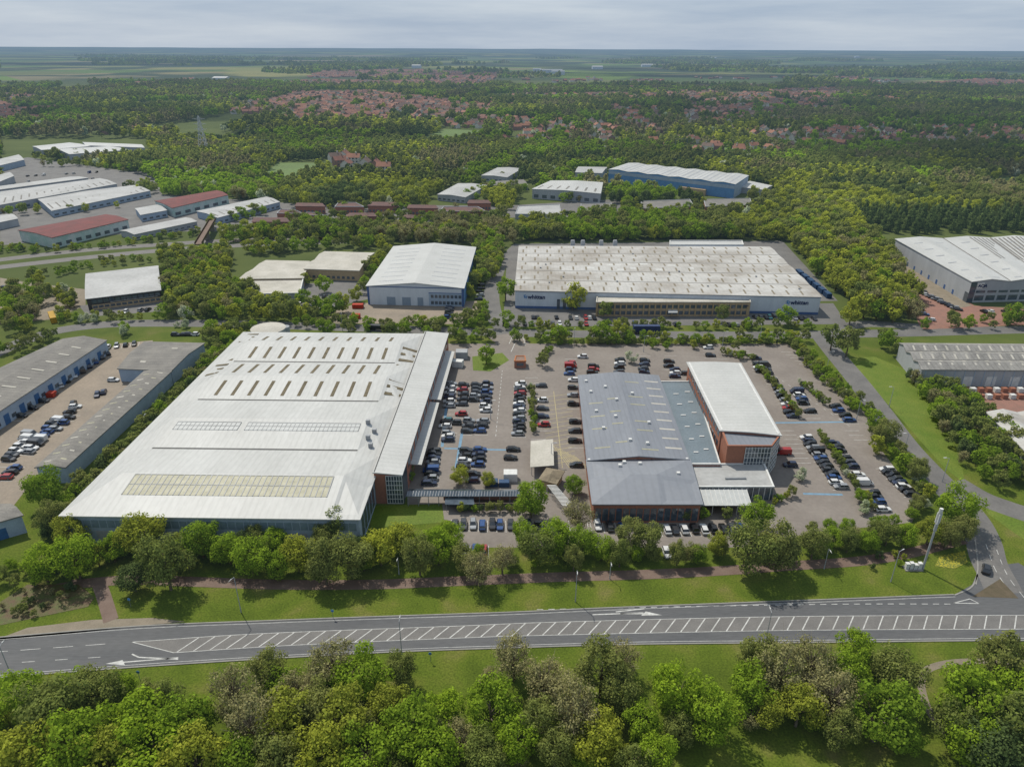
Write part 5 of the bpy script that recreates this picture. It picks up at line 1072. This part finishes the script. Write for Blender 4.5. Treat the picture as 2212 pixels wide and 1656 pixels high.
print("TREES",len(near_l),len(rx))
for poly in ([(-60,186),(-60,165),(60,160),(190,172),(185,184),(60,190)],[(-60,160),(-60,150),(120,148),(150,155),(60,158)],[(-60,146),(-60,138),(100,138),(60,145)]): sheet("field",poly,.3,EM)
sheet("water",[(218,163),(235,154),(300,153),(322,160),(290,164)],.4,mat("lake_water",(0.25,0.3,0.34),(0.3,.34,.38),rough=.2,ns=.01,haze=True))
for (u,v,w_) in ((1190,160,110),(1400,145,90),(1205,163,60),(480,178,50),(1290,151,60),(1540,130,60),(1160,158,40),(900,150,50),(1850,128,50)):
    x,y=G(u,v); o=obj("distant_warehouse",None,loc=(x,y,float(hgt(x,y))),label="distant white warehouse among trees",category="warehouse",group="distant white warehouses")
    mb=MB(); mb.box(-w_/2,w_/2,-25,25,0,14); obj("wall",mb.mesh("w",[CLADW]),parent=o); mb=MB()
    mb.add([(-w_/2,-26,14.02),(w_/2,-26,14.02),(w_/2,0,18),(-w_/2,0,18),(w_/2,26,14.02),(-w_/2,26,14.02)],[(0,1,2,3),(3,2,4,5),(0,3,5),(1,4,2)]); obj("roof",mb.mesh("r",[WHITE]),parent=o)
# ---------------- clouds high overhead whose shadows fall on the country ----------------
cm=bpy.data.materials.new("cloud"); cm.use_nodes=True; nt=cm.node_tree; nt.nodes.clear()
df=nd(nt,'ShaderNodeBsdfDiffuse'); df.inputs[0].default_value=(.85,.85,.86,1); tr=nd(nt,'ShaderNodeBsdfTransparent'); mxs=nd(nt,'ShaderNodeMixShader'); mxs.inputs[0].default_value=.40
nt.links.new(tr.outputs[0],mxs.inputs[1]); nt.links.new(df.outputs[0],mxs.inputs[2]); finish(nt,mxs.outputs[0],False)
ALT=1100.0; off=np.array(SD)*ALT/math.tan(SUN_EL)
def cloud(cx_,cy_,rx_,ry_,seed):
    V=[];Fc=[];NR,NS=10,56; r=random.Random(seed); ph=[r.uniform(0,6.28) for _ in range(8)]
    for sgn in(1,-1):
        for i in range(NR+1):
            for k in range(NS):
                t=2*math.pi*k/NS; e=1+.18*math.sin(3*t+ph[0])+.12*math.sin(5*t+ph[1])+.07*math.sin(9*t+ph[2])+.05*math.sin(17*t+ph[3]); f=i/NR
                z=(90 if sgn>0 else -25)*(1-f**2)*(1+.3*math.sin(4*f*3+2*t+ph[4])); V.append((rx_*e*f*math.cos(t),ry_*e*f*math.sin(t),z))
    for s in(0,1):
        o=s*(NR+1)*NS
        for i in range(NR):
            for k in range(NS):
                a=o+i*NS+k;b=o+i*NS+(k+1)%NS; f=(a,a+NS,b+NS,b); Fc.append(f if s==0 else f[::-1])
    obj("cloud",mesh_from("cloud",V,Fc,[cm],smooth=True),loc=(cx_+off[0],cy_+off[1],ALT),kind="structure")
cloud(950,1250,850,540,1); cloud(1750,2300,1150,450,2); cloud(-800,1350,340,150,3); cloud(600,3600,1200,260,4); cloud(-2400,5200,1600,500,5); cloud(2600,4700,1800,500,6)
